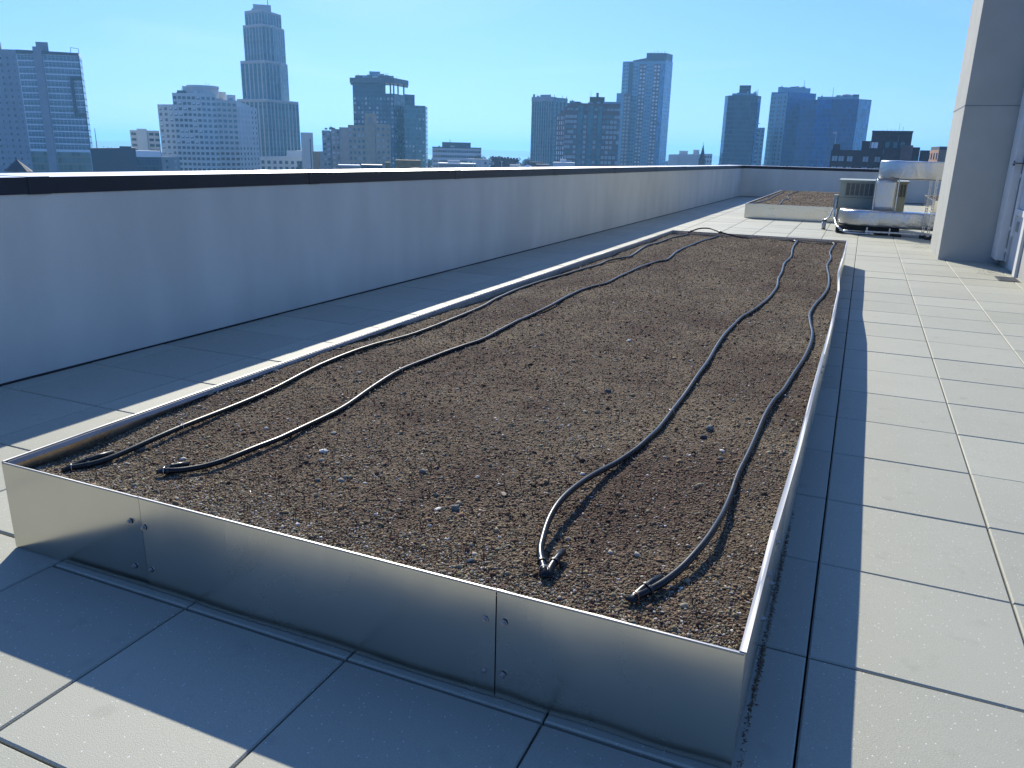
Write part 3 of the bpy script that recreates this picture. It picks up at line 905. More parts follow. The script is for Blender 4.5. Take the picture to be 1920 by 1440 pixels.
# ------------------------------------------------------------------ far planters
def far_bed(label, x0, x1, y0, y1, soil_label, hoses):
    r = thing('planter_bed', label, 'planter bed', ((x0 + x1) / 2, y0, 0))
    w = x1 - x0
    cuts = [x0, x0 + w * .245, x0 + w * .745, x1]
    for i in range(3):
        m = MB(); sheet(m, [(cuts[i] + .001, y0 + (-.004 if i == 1 else 0)), (cuts[i + 1] - .001, y0 + (-.004 if i == 1 else .004))], .003, .004, RIM, 1)
        m.build('front_panel', MT['alu_far'], r)
    for x in (x0, x1):
        m = MB(); m.box(x - .0015, y0, .004, x + .0015, y1, RIM); m.build('side_panel', MT['alu_far'], r)
    m = MB(); m.box(x0, y1, .004, x1, y1 + .003, RIM); m.build('back_panel', MT['alu_far'], r)
    for (a, b, c, d) in ((x0, y0 - .006, x1, y0 + .01), (x0 - .005, y0 + .012, x0 + .01, y1), (x1 - .01, y0 + .012, x1 + .005, y1)):
        m = MB(); m.box(a, b, RIM - .001, c, d, RIM + .004); m.build('rim', MT['alu_dull'], r)
    for cx in cuts[1:3]:
        for dx in (-.04, .04):
            for z in (.09, .24):
                m = MB(); bolt(m, cx + dx, y0 - .004, z, 0, -1); m.build('bolt', MT['bolt'], r)
    hf = lambda x, y: .300 + .012 * fbm(x, y, 1.2, 3, 20.0) + .016 * math.exp(-(((x - (x0 + x1) / 2) / (w * .35)) ** 2))
    o = soil_sheet('soil', lambda y: x0 + .004, lambda y: x1 - .004, y0 + .004, y1, 60, 160, hf)
    tag(o, soil_label, 'soil', kind='stuff')
    p, s, t = scatter(5000, y0 + .05, y1 - .05, 1.2, lambda y: x0 + .03, lambda y: x1 - .03, hf, .006, .014, 2.0)
    o = grains('gravel', p, s, t, MT['grain'])
    tag(o, soil_label.replace('brown growing medium', 'grit and pebbles on the soil'), 'gravel', kind='stuff')
    for lab, pts, sd in hoses:
        rr = thing('drip_hose', lab, 'hose', (*pts[0], .3), 'drip hoses on the far bed')
        m = MB(); m.tube(hose_line(pts, 0, sd, hf), HR * 1.15, 8); m.build('pipe', MT['hose'], rr, smooth=True)
    return r


far_bed('second planter bed farther along the roof, left of the air conditioner', -2.535, -.05, 19.78, 28.9, 'brown growing medium filling the second planter',
        [('left hose on the second planter near its left rim', [(-2.47, 20.0), (-2.36, 21.0), (-2.31, 22.4), (-2.345, 23.9), (-2.37, 25.6), (-2.36, 27.0), (-2.42, 28.7)], 11),
         ('wavy hose on the second planter, right of its left hose', [(-1.80, 20.0), (-1.83, 21.0), (-1.90, 22.4), (-1.86, 23.4), (-2.0, 24.6), (-2.05, 26.0), (-2.02, 27.4), (-1.98, 28.7)], 12)])
far_bed('third planter bed half hidden behind the penthouse pillar', 1.86, 4.3, 25.4, 29.6, 'brown growing medium filling the third planter', [])

# ------------------------------------------------------------------ air conditioner with ducts
ac = thing('air_conditioner', 'sage green packaged air conditioner on the roof with dark louvred grilles', 'air conditioner', (.18, 17.9, 0))
m = MB(); m.prism([(-.44, 17.7), (.56, 17.7), (.80, 17.9), (.82, 18.9), (-.44, 18.9)], .16, .965)
m.build('cabinet', MT['cabinet'], ac, bevel=.012)
m = MB(); m.prism([(-.47, 17.66), (.58, 17.66), (.83, 17.87), (.85, 18.94), (-.47, 18.94)], .966, 1.005)
m.build('top_cover', MT['cabinet'], ac, bevel=.015)
for (xa, ya, xb, yb, n_) in ((-.325, 17.697, .37, 17.697, 8), (.60, 17.73, .775, 17.877, 3)):
    a = Vector((xa, ya, 0)); b = Vector((xb, yb, 0)); d = (b - a); nrm = Vector((d.y, -d.x, 0)).normalized()
    z0, z1 = .70, .945
    m = MB(); c = (a + b) / 2 + Vector((0, 0, (z0 + z1) / 2)) + nrm * .004
    m.obox(c, d / 2, nrm * .004, (0, 0, (z1 - z0) / 2)); g = m.build('grille', MT['grille'], ac)
    m = MB()
    for k in range(n_ + 1):
        p = a + d * (k / n_) + nrm * .012
        m.obox(p + Vector((0, 0, (z0 + z1) / 2)), d.normalized() * .007, nrm * .005, (0, 0, (z1 - z0) / 2 + .01))
    for z in (z0 - .004, z1 + .004):
        m.obox((a + b) / 2 + nrm * .013 + Vector((0, 0, z)), d / 2 * 1.02, nrm * .006, (0, 0, .010))
    for k in range(1, 10):
        z = z0 + (z1 - z0) * k / 10
        m.obox((a + b) / 2 + nrm * .009 + Vector((0, 0, z)), d / 2, nrm * .003, (0, 0, .0025))
    m.build('louvres', MT['louver'], g)
m = MB(); m.box(-.443, 17.694, .655, .565, 17.699, .662); m.build('panel_seam', MT['grille'], ac)
m = MB(); m.box(-.53, 17.72, .42, -.445, 17.95, .70); m.build('disconnect_box', MT['cabinet'], ac, bevel=.01)
m = MB(); m.box(-.40, 17.0, .012, .74, 18.85, .155); m.build('plinth', MT['rubber'], ac, bevel=.01)
m = MB()
m.tube(smoothline([(-.50, 17.72, .45), (-.535, 17.66, .36), (-.55, 17.60, .28), (-.60, 17.6, .22), (-.655, 17.64, .20)], 6), .014, 10)
m.build('conduit', MT['galv'], ac, smooth=True)
m = MB(); m.tube(smoothline([(-.47, 17.70, .62), (-.475, 17.66, .5), (-.47, 17.6, .3), (-.42, 17.3, .17), (-.37, 16.96, .13), (-.30, 16.86, .09), (-.22, 16.82, .04), (-.05, 16.8, .03), (.3, 16.8, .03)], 6), .016, 10)
m.build('conduit', MT['galv'], ac, smooth=True)
m = MB(); m.tube([(-.32, 16.86, .065), (.12, 16.86, .065)], .011, 8); m.build('conduit', MT['galv'], ac, smooth=True)

st = thing('vent_pipe', 'short grey capped pipe standing on the pavers left of the air conditioner', 'pipe', (-.66, 17.66, 0))
m = MB(); m.tube([(-.65, 17.66, 0), (-.65, 17.66, .165)], .042, 16); m.build('pipe', MT['galv'], st, smooth=True)
m = MB(); m.tube([(-.65, 17.66, .160), (-.65, 17.66, .205)], .048, 16); m.build('cap', MT['strut'], st, smooth=True)
for z in (.03, .15):
    m = MB(); m.tube([(-.65, 17.66, z), (-.65, 17.66, z + .012)], .046, 16); m.build('band', MT['galv'], st, smooth=True)


def soft_duct(mb, path, w, h, up, seg=28, wob=.012, round_=.35):
    """soft rectangular duct wrapped in foil: superellipse section swept along a path"""
    n = len(path)
    k = len(mb.v)
    path = [Vector(p) for p in path]
    for i, p in enumerate(path):
        t = (path[min(i + 1, n - 1)] - path[max(i - 1, 0)]).normalized()
        a = Vector(up); a = (a - t * a.dot(t)).normalized(); b = t.cross(a)
        for q in range(seg):
            th = 2 * math.pi * q / seg
            c, s = math.cos(th), math.sin(th)
            cx = math.copysign(abs(c) ** round_, c); sy = math.copysign(abs(s) ** round_, s)
            pos = p + a * cx * h / 2 + b * sy * w / 2
            nn = noise.noise(pos * 5.0) * wob + noise.noise(pos * 14.0) * wob * .4
            mb.v.append(tuple(pos + (a * cx + b * sy).normalized() * nn))
    for i in range(n - 1):
        for q in range(seg):
            q2 = (q + 1) % seg
            mb.f.append((k + i * seg + q, k + i * seg + q2, k + (i + 1) * seg + q2, k + (i + 1) * seg + q)); mb.m.append(0); mb.uv += [(0.0, 0.0)] * 4
    for e in (0, n - 1):
        r_ = [k + e * seg + q for q in range(seg)]
        mb.f.append(tuple(r_ if e else reversed(r_))); mb.m.append(0); mb.uv += [(0.0, 0.0)] * seg


dl = thing('duct', 'thick low crinkled foil duct lying in front of the air conditioner', 'duct', (.4, 17.05, 0), 'foil ducts of the air conditioner')
m = MB()
path = [(-.13, 17.62, .31), (-.16, 17.45, .31), (-.145, 17.3, .31), (-.09, 17.17, .31), (.02, 17.1, .31)] + [(x, 17.08 + .0 * x, .31 - .012 * (x)) for x in np.arange(.12, 2.3, .08)]
soft_duct(m, smoothline(path, 2), .46, .315, (0, 0, 1), 36, .012, .30)
m.build('foil_wrap', MT['foil'], dl, smooth=True)
for x in (.17, .57):
    m = MB(); m.box(x - .012, 16.83, .02, x + .012, 16.845, .15); m.build('strut_leg', MT['galv'], dl)
for x in (.72, 1.235):
    m = MB(); m.box(x - .065, 16.76, .002, x + .065, 16.90, .055); m.build('foot', MT['rubber'], dl, bevel=.01)
m = MB(); m.box(.14, 16.81, .056, 1.24, 16.85, .085); m.build('support_rail', MT['galv'], dl)

du = thing('duct', 'upper foil duct entering the penthouse wall above the low one, with riser', 'duct', (.75, 17.3, 1.2), 'foil ducts of the air conditioner')
m = MB(); soft_duct(m, smoothline([(.46, 17.72, 1.228), (.45, 17.58, 1.228), (.46, 17.45, 1.228), (.51, 17.35, 1.228), (.60, 17.305, 1.228)] + [(x, 17.3, 1.228 - .008 * (x - .3)) for x in np.arange(.72, 2.3, .1)], 2), .42, .345, (0, 0, 1), 32, .007, .16)
m.build('foil_wrap', MT['foil_flat'], du, smooth=True)
m = MB(); soft_duct(m, [(.405, 17.36, z) for z in np.linspace(.46, 1.05, 9)], .36, .34, (0, 1, 0), 32, .006, .16)
ris = m.build('riser', MT['foil_flat'], du, smooth=True)
m = MB(); m.box(.235, 17.06, 1.035, .60, 17.1, 1.062)
m.build('hanger_rail', MT['strut'], du)
for x in (.215, .615):
    m = MB(); m.box(x - .011, 17.13, .30, x + .011, 17.15, 1.06); m.build('strut_leg', MT['galv'], du)
# seam tape on upper duct
m = MB(); m.box(.80, 17.078, 1.055, .808, 17.083, 1.395); m.build('tape', MT['foil'], du)

# slotted strut posts beside the penthouse
for i, (x, y, z1, lab) in enumerate(((1.135, 16.75, 1.06, 'slotted steel post under the upper duct by the penthouse pillar'), (1.215, 16.55, 1.12, 'second slotted steel post nearer the penthouse pillar'))):
    r = thing('strut_post', lab, 'steel post', (x, y, 0), 'slotted strut posts')
    m = MB()
    m.box(x - .022, y, .06, x - .012, y + .04, z1); m.box(x + .012, y, .06, x + .022, y + .04, z1)
    zz = .06
    while zz < z1 - .03:
        m.box(x - .012, y + .001, zz, x + .012, y + .005, zz + .02); zz += .048
    m.build('channel', MT['galv'], r)
    m = MB(); m.box(x - .05, y - .04, .001, x + .05, y + .08, .06); m.build('foot', MT['rubber'], r, bevel=.008)

# ------------------------------------------------------------------ rooftop penthouse (pillar, recess, door)
ph = thing('penthouse', 'tall grey rooftop penthouse with a pillar and a door recess at the right', 'rooftop building', (1.9, 13.3, 0))
PT = 7.0
m = MB(); m.box(1.16, 13.30, -.04, 1.962, 14.98, PT); m.build('pillar', MT['penthouse'], ph, bevel=.006)
m = MB(); m.box(1.9625, 10.4, -.04, 6.5, 16.4, PT); m.build('wall', MT['penthouse'], ph)
m = MB(); m.box(2.1, 16.403, -.04, 6.5, 22, PT); m.build('wall', MT['penthouse'], ph)
m = MB(); m.box(1.157, 13.297, 2.165, 1.9625, 13.2995, 2.18); m.box(1.1565, 13.2995, 2.165, 1.1595, 14.98, 2.18)
m.build('control_joint', MT['grey_plate'], ph)
m = MB(); m.box(1.83, 12.80, .095, 1.935, 13.28, PT - .3); pn = m.build('tall_panel', MT['white_panel'], ph, bevel=.006)
m = MB(); m.box(1.9365, 12.74, .09, 1.961, 12.86, PT - .3); m.build('panel_edge', MT['white_panel'], pn)
m = MB(); m.tube([(1.93, 12.78, .12), (1.93, 12.78, 4.5)], .008, 8); m.build('hinge_rod', MT['grey_plate'], pn)
for z in (.22, .52, 1.22, 1.6, 2.0, 2.4):
    m = MB(); m.tube([(1.93, 12.775, z), (1.93, 12.775, z + .05)], .014, 10); m.build('hinge', MT['white_panel'], pn)
m = MB(); m.box(1.83, 12.735, 1.40, 1.93, 12.765, 1.415); m.box(1.805, 12.73, 1.375, 1.83, 12.77, 1.405); m.box(1.81, 12.73, 1.41, 1.825, 12.76, 1.44)
m.build('latch', MT['brass'], ph, bevel=.004)
# door in the recess wall: frame, leaf, plate
m = MB()
for (y0, y1, z0, z1) in ((11.78, 11.95, 0.002, 4.5), (12.56, 12.66, .45, 4.5), (11.953, 12.557, .74, .82)):
    m.box(1.925, y0, z0, 1.961, y1, z1)
m.build('door_frame', MT['white_panel'], ph, bevel=.003)
m = MB(); m.box(1.952, 11.955, .03, 1.961, 12.555, .738); dr = m.build('door', MT['door'], ph)
m = MB(); m.box(1.946, 12.30, .53, 1.951, 12.48, .66); m.build('plate', MT['grey_plate'], dr)
m = MB(); m.box(1.952, 11.955, .822, 1.961, 12.555, 4.4); m.build('upper_panel', MT['door'], ph)
m = MB()
gr = thing('floor_drain', 'square metal drain grate set in the pavers by the door', 'drain', (1.84, 11.5, 0))
m.box(1.70, 11.30, .0015, 1.93, 11.72, .006)
m.build('frame', MT['grate'], gr)
m = MB()
for k in range(9):
    y = 11.34 + k * .042
    m.box(1.72, y, .0065, 1.91, y + .02, .010)
m.build('grate', MT['strut'], gr)
# dried dirt on the pavers
def dirt_patch(label, cx, cy, rx, ry, n, seed):
    r = random.Random(seed)
    pts, size, tone = [], [], []
    for _ in range(n):
        x = cx + r.gauss(0, rx); y = cy + r.gauss(0, ry)
        s_ = r.uniform(.0015, .004); pts.append((x, y, s_ * .2)); size.append(s_); tone.append(r.uniform(.15, .75))
    o = grains('dirt', pts, size, tone, MT['grain'], .35)
    tag(o, label, 'dirt', kind='stuff')


dirt_patch('crumbs of dried soil scattered on the pavers near the door', 1.68, 12.1, .10, .22, 500, 1)
dirt_patch('crumbs of dried soil scattered by the pillar foot', 1.05, 15.1, .12, .3, 320, 2)
dirt_patch('dark crumbs along the foot of the right side of the planter', -.088, 2.35, .004, .36, 1300, 3)


# ================================================================== THE CITY
GZ = -24.0


def polar_back(pts, depth):
    cx = sum(p[0] for p in pts) / len(pts); cy = sum(p[1] for p in pts) / len(pts)
    l = math.hypot(cx, cy); d = (cx / l * depth, cy / l * depth)
    return [(p[0] + d[0], p[1] + d[1]) for p in pts]


def vol(root, name, pts, z1, mat_, depth=20, z0=GZ, top=None, bevel=0):
    m = MB()
    poly = list(pts) + list(reversed(polar_back(pts, depth)))
    zz = z1
    if isinstance(z1, (list, tuple)): zz = list(z1) + list(reversed(z1))
    mats = [mat_] if top is None else [mat_, top]
    m.prism(poly, z0, zz, 0, None if top is None else 1)
    return m.build(name, mats, root, bevel=bevel)


def seg_frame(P, Q):
    d = Vector((Q[0] - P[0], Q[1] - P[1], 0)); L = d.length; d.normalize()
    n = Vector((d.y, -d.x, 0))
    if n.dot(Vector((-P[0], -P[1], 0))) < 0: n = -n
    return d, n, L


PROTO = {}


def window_proto(key, w, h, mats, kind='plain'):
    """window mesh centred at the origin, facing -Y"""
    k = (key, round(w, 2), round(h, 2), kind)
    if k in PROTO: return PROTO[k]
    m = MB()
    m.box(-w / 2, -.05, -h / 2, w / 2, .05, h / 2, 0)
    if kind == 'frame':
        t = .12
        m.box(-w / 2 - t, -.09, h / 2, w / 2 + t, .05, h / 2 + t, 1); m.box(-w / 2 - t, -.12, -h / 2 - t, w / 2 + t, .05, -h / 2, 1)
        m.box(-w / 2 - t, -.09, -h / 2, -w / 2, .05, h / 2, 1); m.box(w / 2, -.09, -h / 2, w / 2 + t, .05, h / 2, 1)
        m.box(-.05, -.08, -h / 2, .05, -.051, h / 2, 1)
    if kind == 'glint_patch':
        m.box(-w / 2 + .1, -.07, -h * .05, w / 2 - .25, -.052, h / 2 - .1, 1)  # pale inset box paints a sky reflection on the pane
    if kind == 'mull':
        c = max(2, int(w / 1.6))
        for i in range(1, c):
            x = -w / 2 + w * i / c
            m.box(x - .05, -.10, -h / 2, x + .05, -.051, h / 2, 1)
        m.box(-w / 2, -.09, h * .12, w / 2, -.052, h * .12 + .08, 1)
    me_o = m.build('window', mats, None)
    me = me_o.data
    bpy.data.objects.remove(me_o)
    PROTO[k] = me
    return me


def put_windows(root, specs, limit=96, name='window'):
    """specs: (x, y, z, rotz, mesh). The largest in view become parts; the rest one part of kind stuff."""
    o = ROOT[root.name]
    vis = [s for s in specs if s[2] > -20.0]
    vis.sort(key=lambda s: -s[2])
    for (x, y, z, r, me) in vis[:limit]:
        w = bpy.data.objects.new(name, me); COL.objects.link(w)
        w.parent = root; w.location = (x - o[0], y - o[1], z - o[2]); w.rotation_euler = (0, 0, r)
    rest = vis[limit:]
    if rest:
        mb = MB(); mats = []
        for (x, y, z, r, me) in rest:
            for mm in me.materials:
                if mm not in mats: mats.append(mm)
            c, s = math.cos(r), math.sin(r)
            k = len(mb.v)
            mb.v += [(x + v.co.x * c - v.co.y * s, y + v.co.x * s + v.co.y * c, z + v.co.z) for v in me.vertices]
            for p in me.polygons:
                mb.f.append(tuple(k + i for i in p.vertices)); mb.m.append(mats.index(me.materials[p.material_index])); mb.uv += [(0.0, 0.0)] * len(p.vertices)
        ob = mb.build(name, mats, root)
        ob['kind'] = 'stuff'


def win_grid(P, Q, z0, z1, fh, cols, mesh_pick, out=.0, skip=None, inset=0.0):
    d, n, L = seg_frame(P, Q)
    rot = math.atan2(n.x, -n.y)
    out_l = []
    nz = int((z1 - z0) / fh)
    for r in range(nz):
        z = z1 - (r + .5) * fh
        if isinstance(cols, int): us = [inset + (L - 2 * inset) * (i + .5) / cols for i in range(cols)]
        else: us = [u * L for u in cols]
        for i, u in enumerate(us):
            if skip and skip(r, i): continue
            me = mesh_pick(r, i)
            if me is None: continue
            p = Vector((P[0], P[1], 0)) + d * u + n * (.03 + out)
            out_l.append((p.x, p.y, z, rot, me))
    return out_l


def strip(root, name, P, Q, u0, u1, z0, z1, mat_, proud=.25, uvs=True):
    """vertical panel on a facade between fractions u0..u1"""
    d, n, L = seg_frame(P, Q)
    a = Vector((P[0], P[1], 0)) + d * (u0 * L); b = Vector((P[0], P[1], 0)) + d * (u1 * L)
    m = MB()
    pp = [(a + n * proud), (b + n * proud), (b - n * .3), (a - n * .3)]
    if (pp[1] - pp[0]).cross(pp[2] - pp[1]).z < 0: pp.reverse()
    m.prism([(p.x, p.y) for p in pp], z0, z1)
    return m.build(name, mat_, root)


def mast(root, x, y, z0, z1, r=.12, name='antenna'):
    m = MB(); m.tube([(x, y, z0), (x, y, z1)], [r, r * .6], 6); return m.build(name, MC['steel'], root)


MC = {}
MC['steel'] = mat('mast_steel', (.12, .12, .13), .5)
MC['conc'] = mat('tower_concrete', (.30, .31, .33), .85, var=.06, vscale=.2)
MC['pale'] = mat('tower_pale_panel', (.76, .80, .82), .7, var=.05, vscale=.3)
MC['darkband'] = mat('tower_dark_band', (.06, .075, .09), .5)
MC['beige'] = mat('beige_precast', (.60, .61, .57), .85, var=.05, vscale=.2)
MC['beige2'] = mat('beige_precast_warm', (.56, .53, .48), .85, var=.05, vscale=.2)  # second beige, slightly darker and warmer
MC['pink'] = mat('pinkish_granite', (.47, .45, .43), .7, var=.08, vscale=.2)
MC['tan'] = mat('tan_brick', (.42, .33, .23), .85, var=.1, vscale=.5)
MC['greytan'] = mat('grey_concrete_flats', (.26, .27, .27), .85, var=.1, vscale=.5)
MC['white'] = mat('white_panel', (.62, .62, .60), .7, var=.04, vscale=.5)
MC['brick'] = mat('red_brick', (.17, .085, .075), .85, var=.12, vscale=.6)
MC['brickd'] = mat('dark_red_brick', (.075, .036, .032), .85, var=.2, vscale=.8)
MC['brickl'] = mat('orange_brick', (.34, .19, .12), .85, var=.12, vscale=.8)
MC['ochre'] = mat('ochre_brick', (.32, .20, .09), .85, var=.12, vscale=.8)
MC['slate'] = mat('slate_roof', (.05, .05, .055), .75, var=.2, vscale=1.5)
MC['roofw'] = mat('white_roof', (.75, .75, .74), .6)
MC['glassd'] = mat('window_glass_dark', (.025, .035, .045), .08, spec=.7)
MC['glassm'] = mat('window_glass_mid', (.05, .12, .15), .08, spec=.8)
MC['glassp'] = mat('window_blind_and_sheen', (.42, .45, .46), .4)  # pale blinds, and reflections painted into the brick tower's panes
MC['glint'] = mat('window_blind_and_glint', (.85, .85, .82), .4)  # bright blinds, and sky reflections painted on the stepped block's panes
MC['teal'] = mat_curtain('teal_curtain', (.045, .13, .155), (.09, .16, .18), 3.1, 1.6)
MC['navy'] = mat_curtain('navy_curtain', (.012, .045, .085), (.025, .06, .10), 3.1, 1.5)
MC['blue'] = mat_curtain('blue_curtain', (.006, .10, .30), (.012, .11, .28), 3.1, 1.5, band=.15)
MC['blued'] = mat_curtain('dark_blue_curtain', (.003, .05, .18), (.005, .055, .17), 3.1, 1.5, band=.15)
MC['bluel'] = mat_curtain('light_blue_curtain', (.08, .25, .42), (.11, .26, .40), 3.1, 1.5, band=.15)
MC['ltblue'] = mat('pale_blue_panel', (.20, .33, .42), .6, var=.05, vscale=.3)
MC['podium'] = mat_curtain('podium_glass', (.10, .15, .13), (.22, .22, .16), 3.6, 2.2)

W = lambda w, h, g='glassd', k='plain', f='pale': window_proto(g + f, w, h, [MC[g], MC[f]], k)


def tower(name, label, at, cat='tower block', group='high-rise blocks on the skyline'):
    return thing(name, label, cat, (at[0], at[1], GZ), group)


def clutter(root, P, Q, z, depth, n, seed, mats=('conc', 'darkband', 'ltblue', 'white')):
    """small plant, vents and rails on a flat roof behind the facade P-Q"""
    rnd = random.Random(seed)
    d, nn, L = seg_frame(P, Q)
    for _ in range(n):
        u = rnd.uniform(.05, .95) * L; w = rnd.uniform(1.0, depth)
        c = Vector((P[0], P[1], 0)) + d * u - nn * w
        a, b_, h_ = rnd.uniform(.5, 2.2), rnd.uniform(.5, 1.6), rnd.uniform(.5, 1.7)
        m = MB()
        m.obox(c + Vector((0, 0, z + h_ / 2 - .02)), d * a, nn * b_, (0, 0, h_ / 2))
        if rnd.random() < .5: m.tube([c + Vector((0, 0, z + h_ - .1)), c + Vector((0, 0, z + h_ + rnd.uniform(.4, 1.4)))], .12, 5)
        m.build('roof_unit', MC[rnd.choice(mats)], root)


# --- T1: broad flats at the far left
P1 = [(-436.5, 282.7), (-397.7, 286.3), (-388.1, 289.2), (-384.5, 290.7), (-371.5, 300.8), (-384.0, 312.3)]
t = tower('apartment_tower', 'broad grey apartment tower at the left edge with long glazed floors and a central pier', P1[3])
vol(t, 'wall', P1[:2], [45.6, 44.3], MC['conc'], 24)
vol(t, 'glazed_wing', P1[1:], [44.1, 43.6, 43.4, 43.3, 44.0], MC['pale'], 22)
vol(t, 'roof_band', [(p[0] * .9985, p[1] * .9985) for p in P1[1:5]], [44.3, 43.9, 43.8, 43.6], MC['darkband'], 20, 42.4)
d_, n_, L_ = seg_frame(P1[2], P1[3])
strip(t, 'pier', P1[2], P1[3], -.02, 1.02, GZ, 45.7, MC['conc'], 1.2)
specs = win_grid(P1[0], P1[1], GZ, 42, 3.05, 9, lambda r, i: W(1.3, 1.2, 'glassd') if i % 3 != 2 else W(1.0, 1.2, 'glassm'))
put_windows(t, specs)
for (A_, B_, ins) in ((P1[1], P1[2], .4), (P1[3], P1[4], .3)):
    d_, n_, L_ = seg_frame(A_, B_)
    me = W(L_ - 2 * ins, 2.35, 'glassm', 'mull')
    specs = win_grid(A_, B_, -4.2, 42.3, 3.05, 1, lambda r, i: me)
    put_windows(t, specs, 60, 'ribbon_window')
    strip(t, 'podium', A_, B_, 0.02, .98, GZ, -4.4, MC['podium'], .3)
strip(t, 'corner_glazing', P1[4], P1[5], .0, 1, -4, 42.3, MC['navy'], .15)
d_, n_, L_ = seg_frame(P1[3], P1[4])
strip(t, 'balcony_frame', P1[3], P1[4], .68, .76, 13.5, 32.5, MC['darkband'], 1.4)
strip(t, 'balcony_frame', P1[3], P1[4], .763, 1.02, 31.0, 32.5, MC['darkband'], 1.4)
strip(t, 'balcony_frame', P1[3], P1[4], .763, 1.02, 13.5, 15.0, MC['darkband'], 1.4)
vol(t, 'lift_housing', [(-389.5, 291.5), (-384.5, 294.5)], 48.3, MC['conc'], 4, 43)
m = MB()
for a_, b_ in (((-376.5, 300.5, 43.5), (-376.5, 300.5, 46.3)), ((-376.5, 300.5, 46.3), (-374, 303, 46.0)), ((-374, 303, 46.0), (-374, 303, 43.5))): m.tube([a_, b_], .12, 6)
m.build('roof_rail', MC['steel'], t)

t = tower('apartment_tower', 'narrow slice of a taller dark tower cut by the left picture edge', (-495, 338))
vol(t, 'wall', [(-520, 318), (-491.2, 344.7)], 57.5, MC['conc'], 20)
put_windows(t, win_grid((-520, 318), (-491.2, 344.7), GZ, 56, 3.0, 9, lambda r, i: W(1.5, 1.3, 'glassd')), 60)

# --- T2: white stepped block
t = tower('apartment_block', 'pale stepped apartment block with a rounded rooftop drum and grids of small windows', (-355, 356))
A0, A1 = (-376.1, 351.8), (-365.4, 352.9)
B0, B1, B2 = (-363.9, 351.6), (-349.3, 357.8), (-344.7, 364.9)
vol(t, 'wall', [A0, (-364.6, 352.4)], 22.25, MC['beige'], 25)
vol(t, 'wall', [B0, B1, B2], 28.4, MC['beige'], 22)
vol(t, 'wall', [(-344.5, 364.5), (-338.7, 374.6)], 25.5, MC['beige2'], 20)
vol(t, 'wall', [(-338.9, 374.4), (-343.2, 390.7), (-346.9, 400.7)], [22.3, 23.2, 22.8], MC['beige'], 12)
vol(t, 'setback', [(-343.4, 379.8), (-343.1, 390.8)], [26.1, 23.6], MC['beige'], 6, 20)
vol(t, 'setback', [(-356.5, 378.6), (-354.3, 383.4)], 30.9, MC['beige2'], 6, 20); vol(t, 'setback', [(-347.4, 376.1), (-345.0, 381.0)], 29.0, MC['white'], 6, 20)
m = MB(); cx, cy = -358.3, 369.5
arc = [(cx + 8.6 * math.cos(a), cy + 8.6 * math.sin(a)) for a in np.linspace(0, 2 * math.pi, 24, endpoint=False)]
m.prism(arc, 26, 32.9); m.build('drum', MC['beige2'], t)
m = MB(); m.prism([(cx + 9.0 * math.cos(a), cy + 9.0 * math.sin(a)) for a in np.linspace(0, 2 * math.pi, 24, endpoint=False)], 32.0, 33.2); m.build('drum_cornice', MC['beige'], t)
vol(t, 'lift_housing', [(-364.2, 359.8), (-361.5, 362.8)], 32.6, MC['beige'], 6, 26)
rp = random.Random(3)


def pick2(r, i):
    if r < 9 and rp.random() < .45: return W(1.75, 1.5, 'glassm', 'glint_patch', 'glint')  # upper rows: reflected sky painted as pale patches
    return W(1.75, 1.5, 'glassd', 'plain')


sp = win_grid(A0, (-364.6, 352.4), GZ, 21.4, 3.0, 3, pick2) + win_grid(B0, B1, GZ, 27.4, 3.0, 6, pick2)
sp += win_grid(B1, B2, GZ, 27.4, 3.0, 3, lambda r, i: W(1.75, 1.5, 'glassd' if r > 8 else 'glassm'))
sp += win_grid((-344.5, 364.5), (-338.7, 374.6), GZ, 24.6, 3.0, 4, lambda r, i: W(1.9, 1.5, 'glassd' if r > 8 else 'glassm'))
sp += win_grid((-338.9, 374.4), (-343.2, 390.7), GZ, 21.6, 3.0, 4, lambda r, i: W(1.2, 1.5, 'glassd') if r > 6 else W(1.2, 1.5, 'glassp'))
sp += win_grid((-343.2, 390.7), (-346.9, 400.7), GZ, 21.6, 3.0, 2, lambda r, i: W(1.2, 1.5, 'glassd'))
put_windows(t, sp)
clutter(t, B0, B1, 28.4, 8, 5, 3); clutter(t, (-344.5, 364.5), (-338.7, 374.6), 25.5, 6, 4, 4); mast(t, -357, 371, 32, 35.5); mast(t, -355, 371, 32, 35)

# --- T3: tallest tower, tapering in setbacks
t = tower('skyscraper', 'tallest pinkish stone skyscraper stepping back in four tiers with vertical glass strips', (-390, 470))
tiers = [([(-414.2, 458.7), (-387.4, 458.2), (-387.6, 473.6), (-387.0, 492.1)], 31.6, GZ, 26), ([(-413.8, 464.4), (-390.8, 463.1), (-389.8, 477.0), (-395.6, 492.9)], 57.2, 25, 22),
         ([(-413.9, 469.6), (-394.1, 465.6), (-392.0, 475.1), (-397.6, 493.9)], 80.8, 50, 18), ([(-413.9, 472.3), (-395.0, 467.5), (-398.9, 492.8)], 90.3, 75, 15)]
for k, (pts, zt, zb, dp) in enumerate(tiers):
    vol(t, 'tier', pts, zt, MC['pink'], dp, zb)
    pr = [(p[0] * .9985, p[1] * .9985) for p in pts]
    vol(t, 'cornice', pr, zt + .4, MC['pink'], dp - 1, zt - 1.0)
    z_lo = zb + 1 if k else GZ + 8
    if k: z_lo = tiers[k - 1][1] + .8
    for a_, b_ in zip(pts, pts[1:]):
        d_, n_, L_ = seg_frame(a_, b_)
        ns = max(2, int(round(L_ / 3.6)))
        for i in range(ns):
            wd = .62 if i % 3 else .72
            strip(t, 'window_strip', a_, b_, (i + .5 - wd / 2) / ns, (i + .5 + wd / 2) / ns, z_lo, zt - 1.6, MC['teal'], .12)
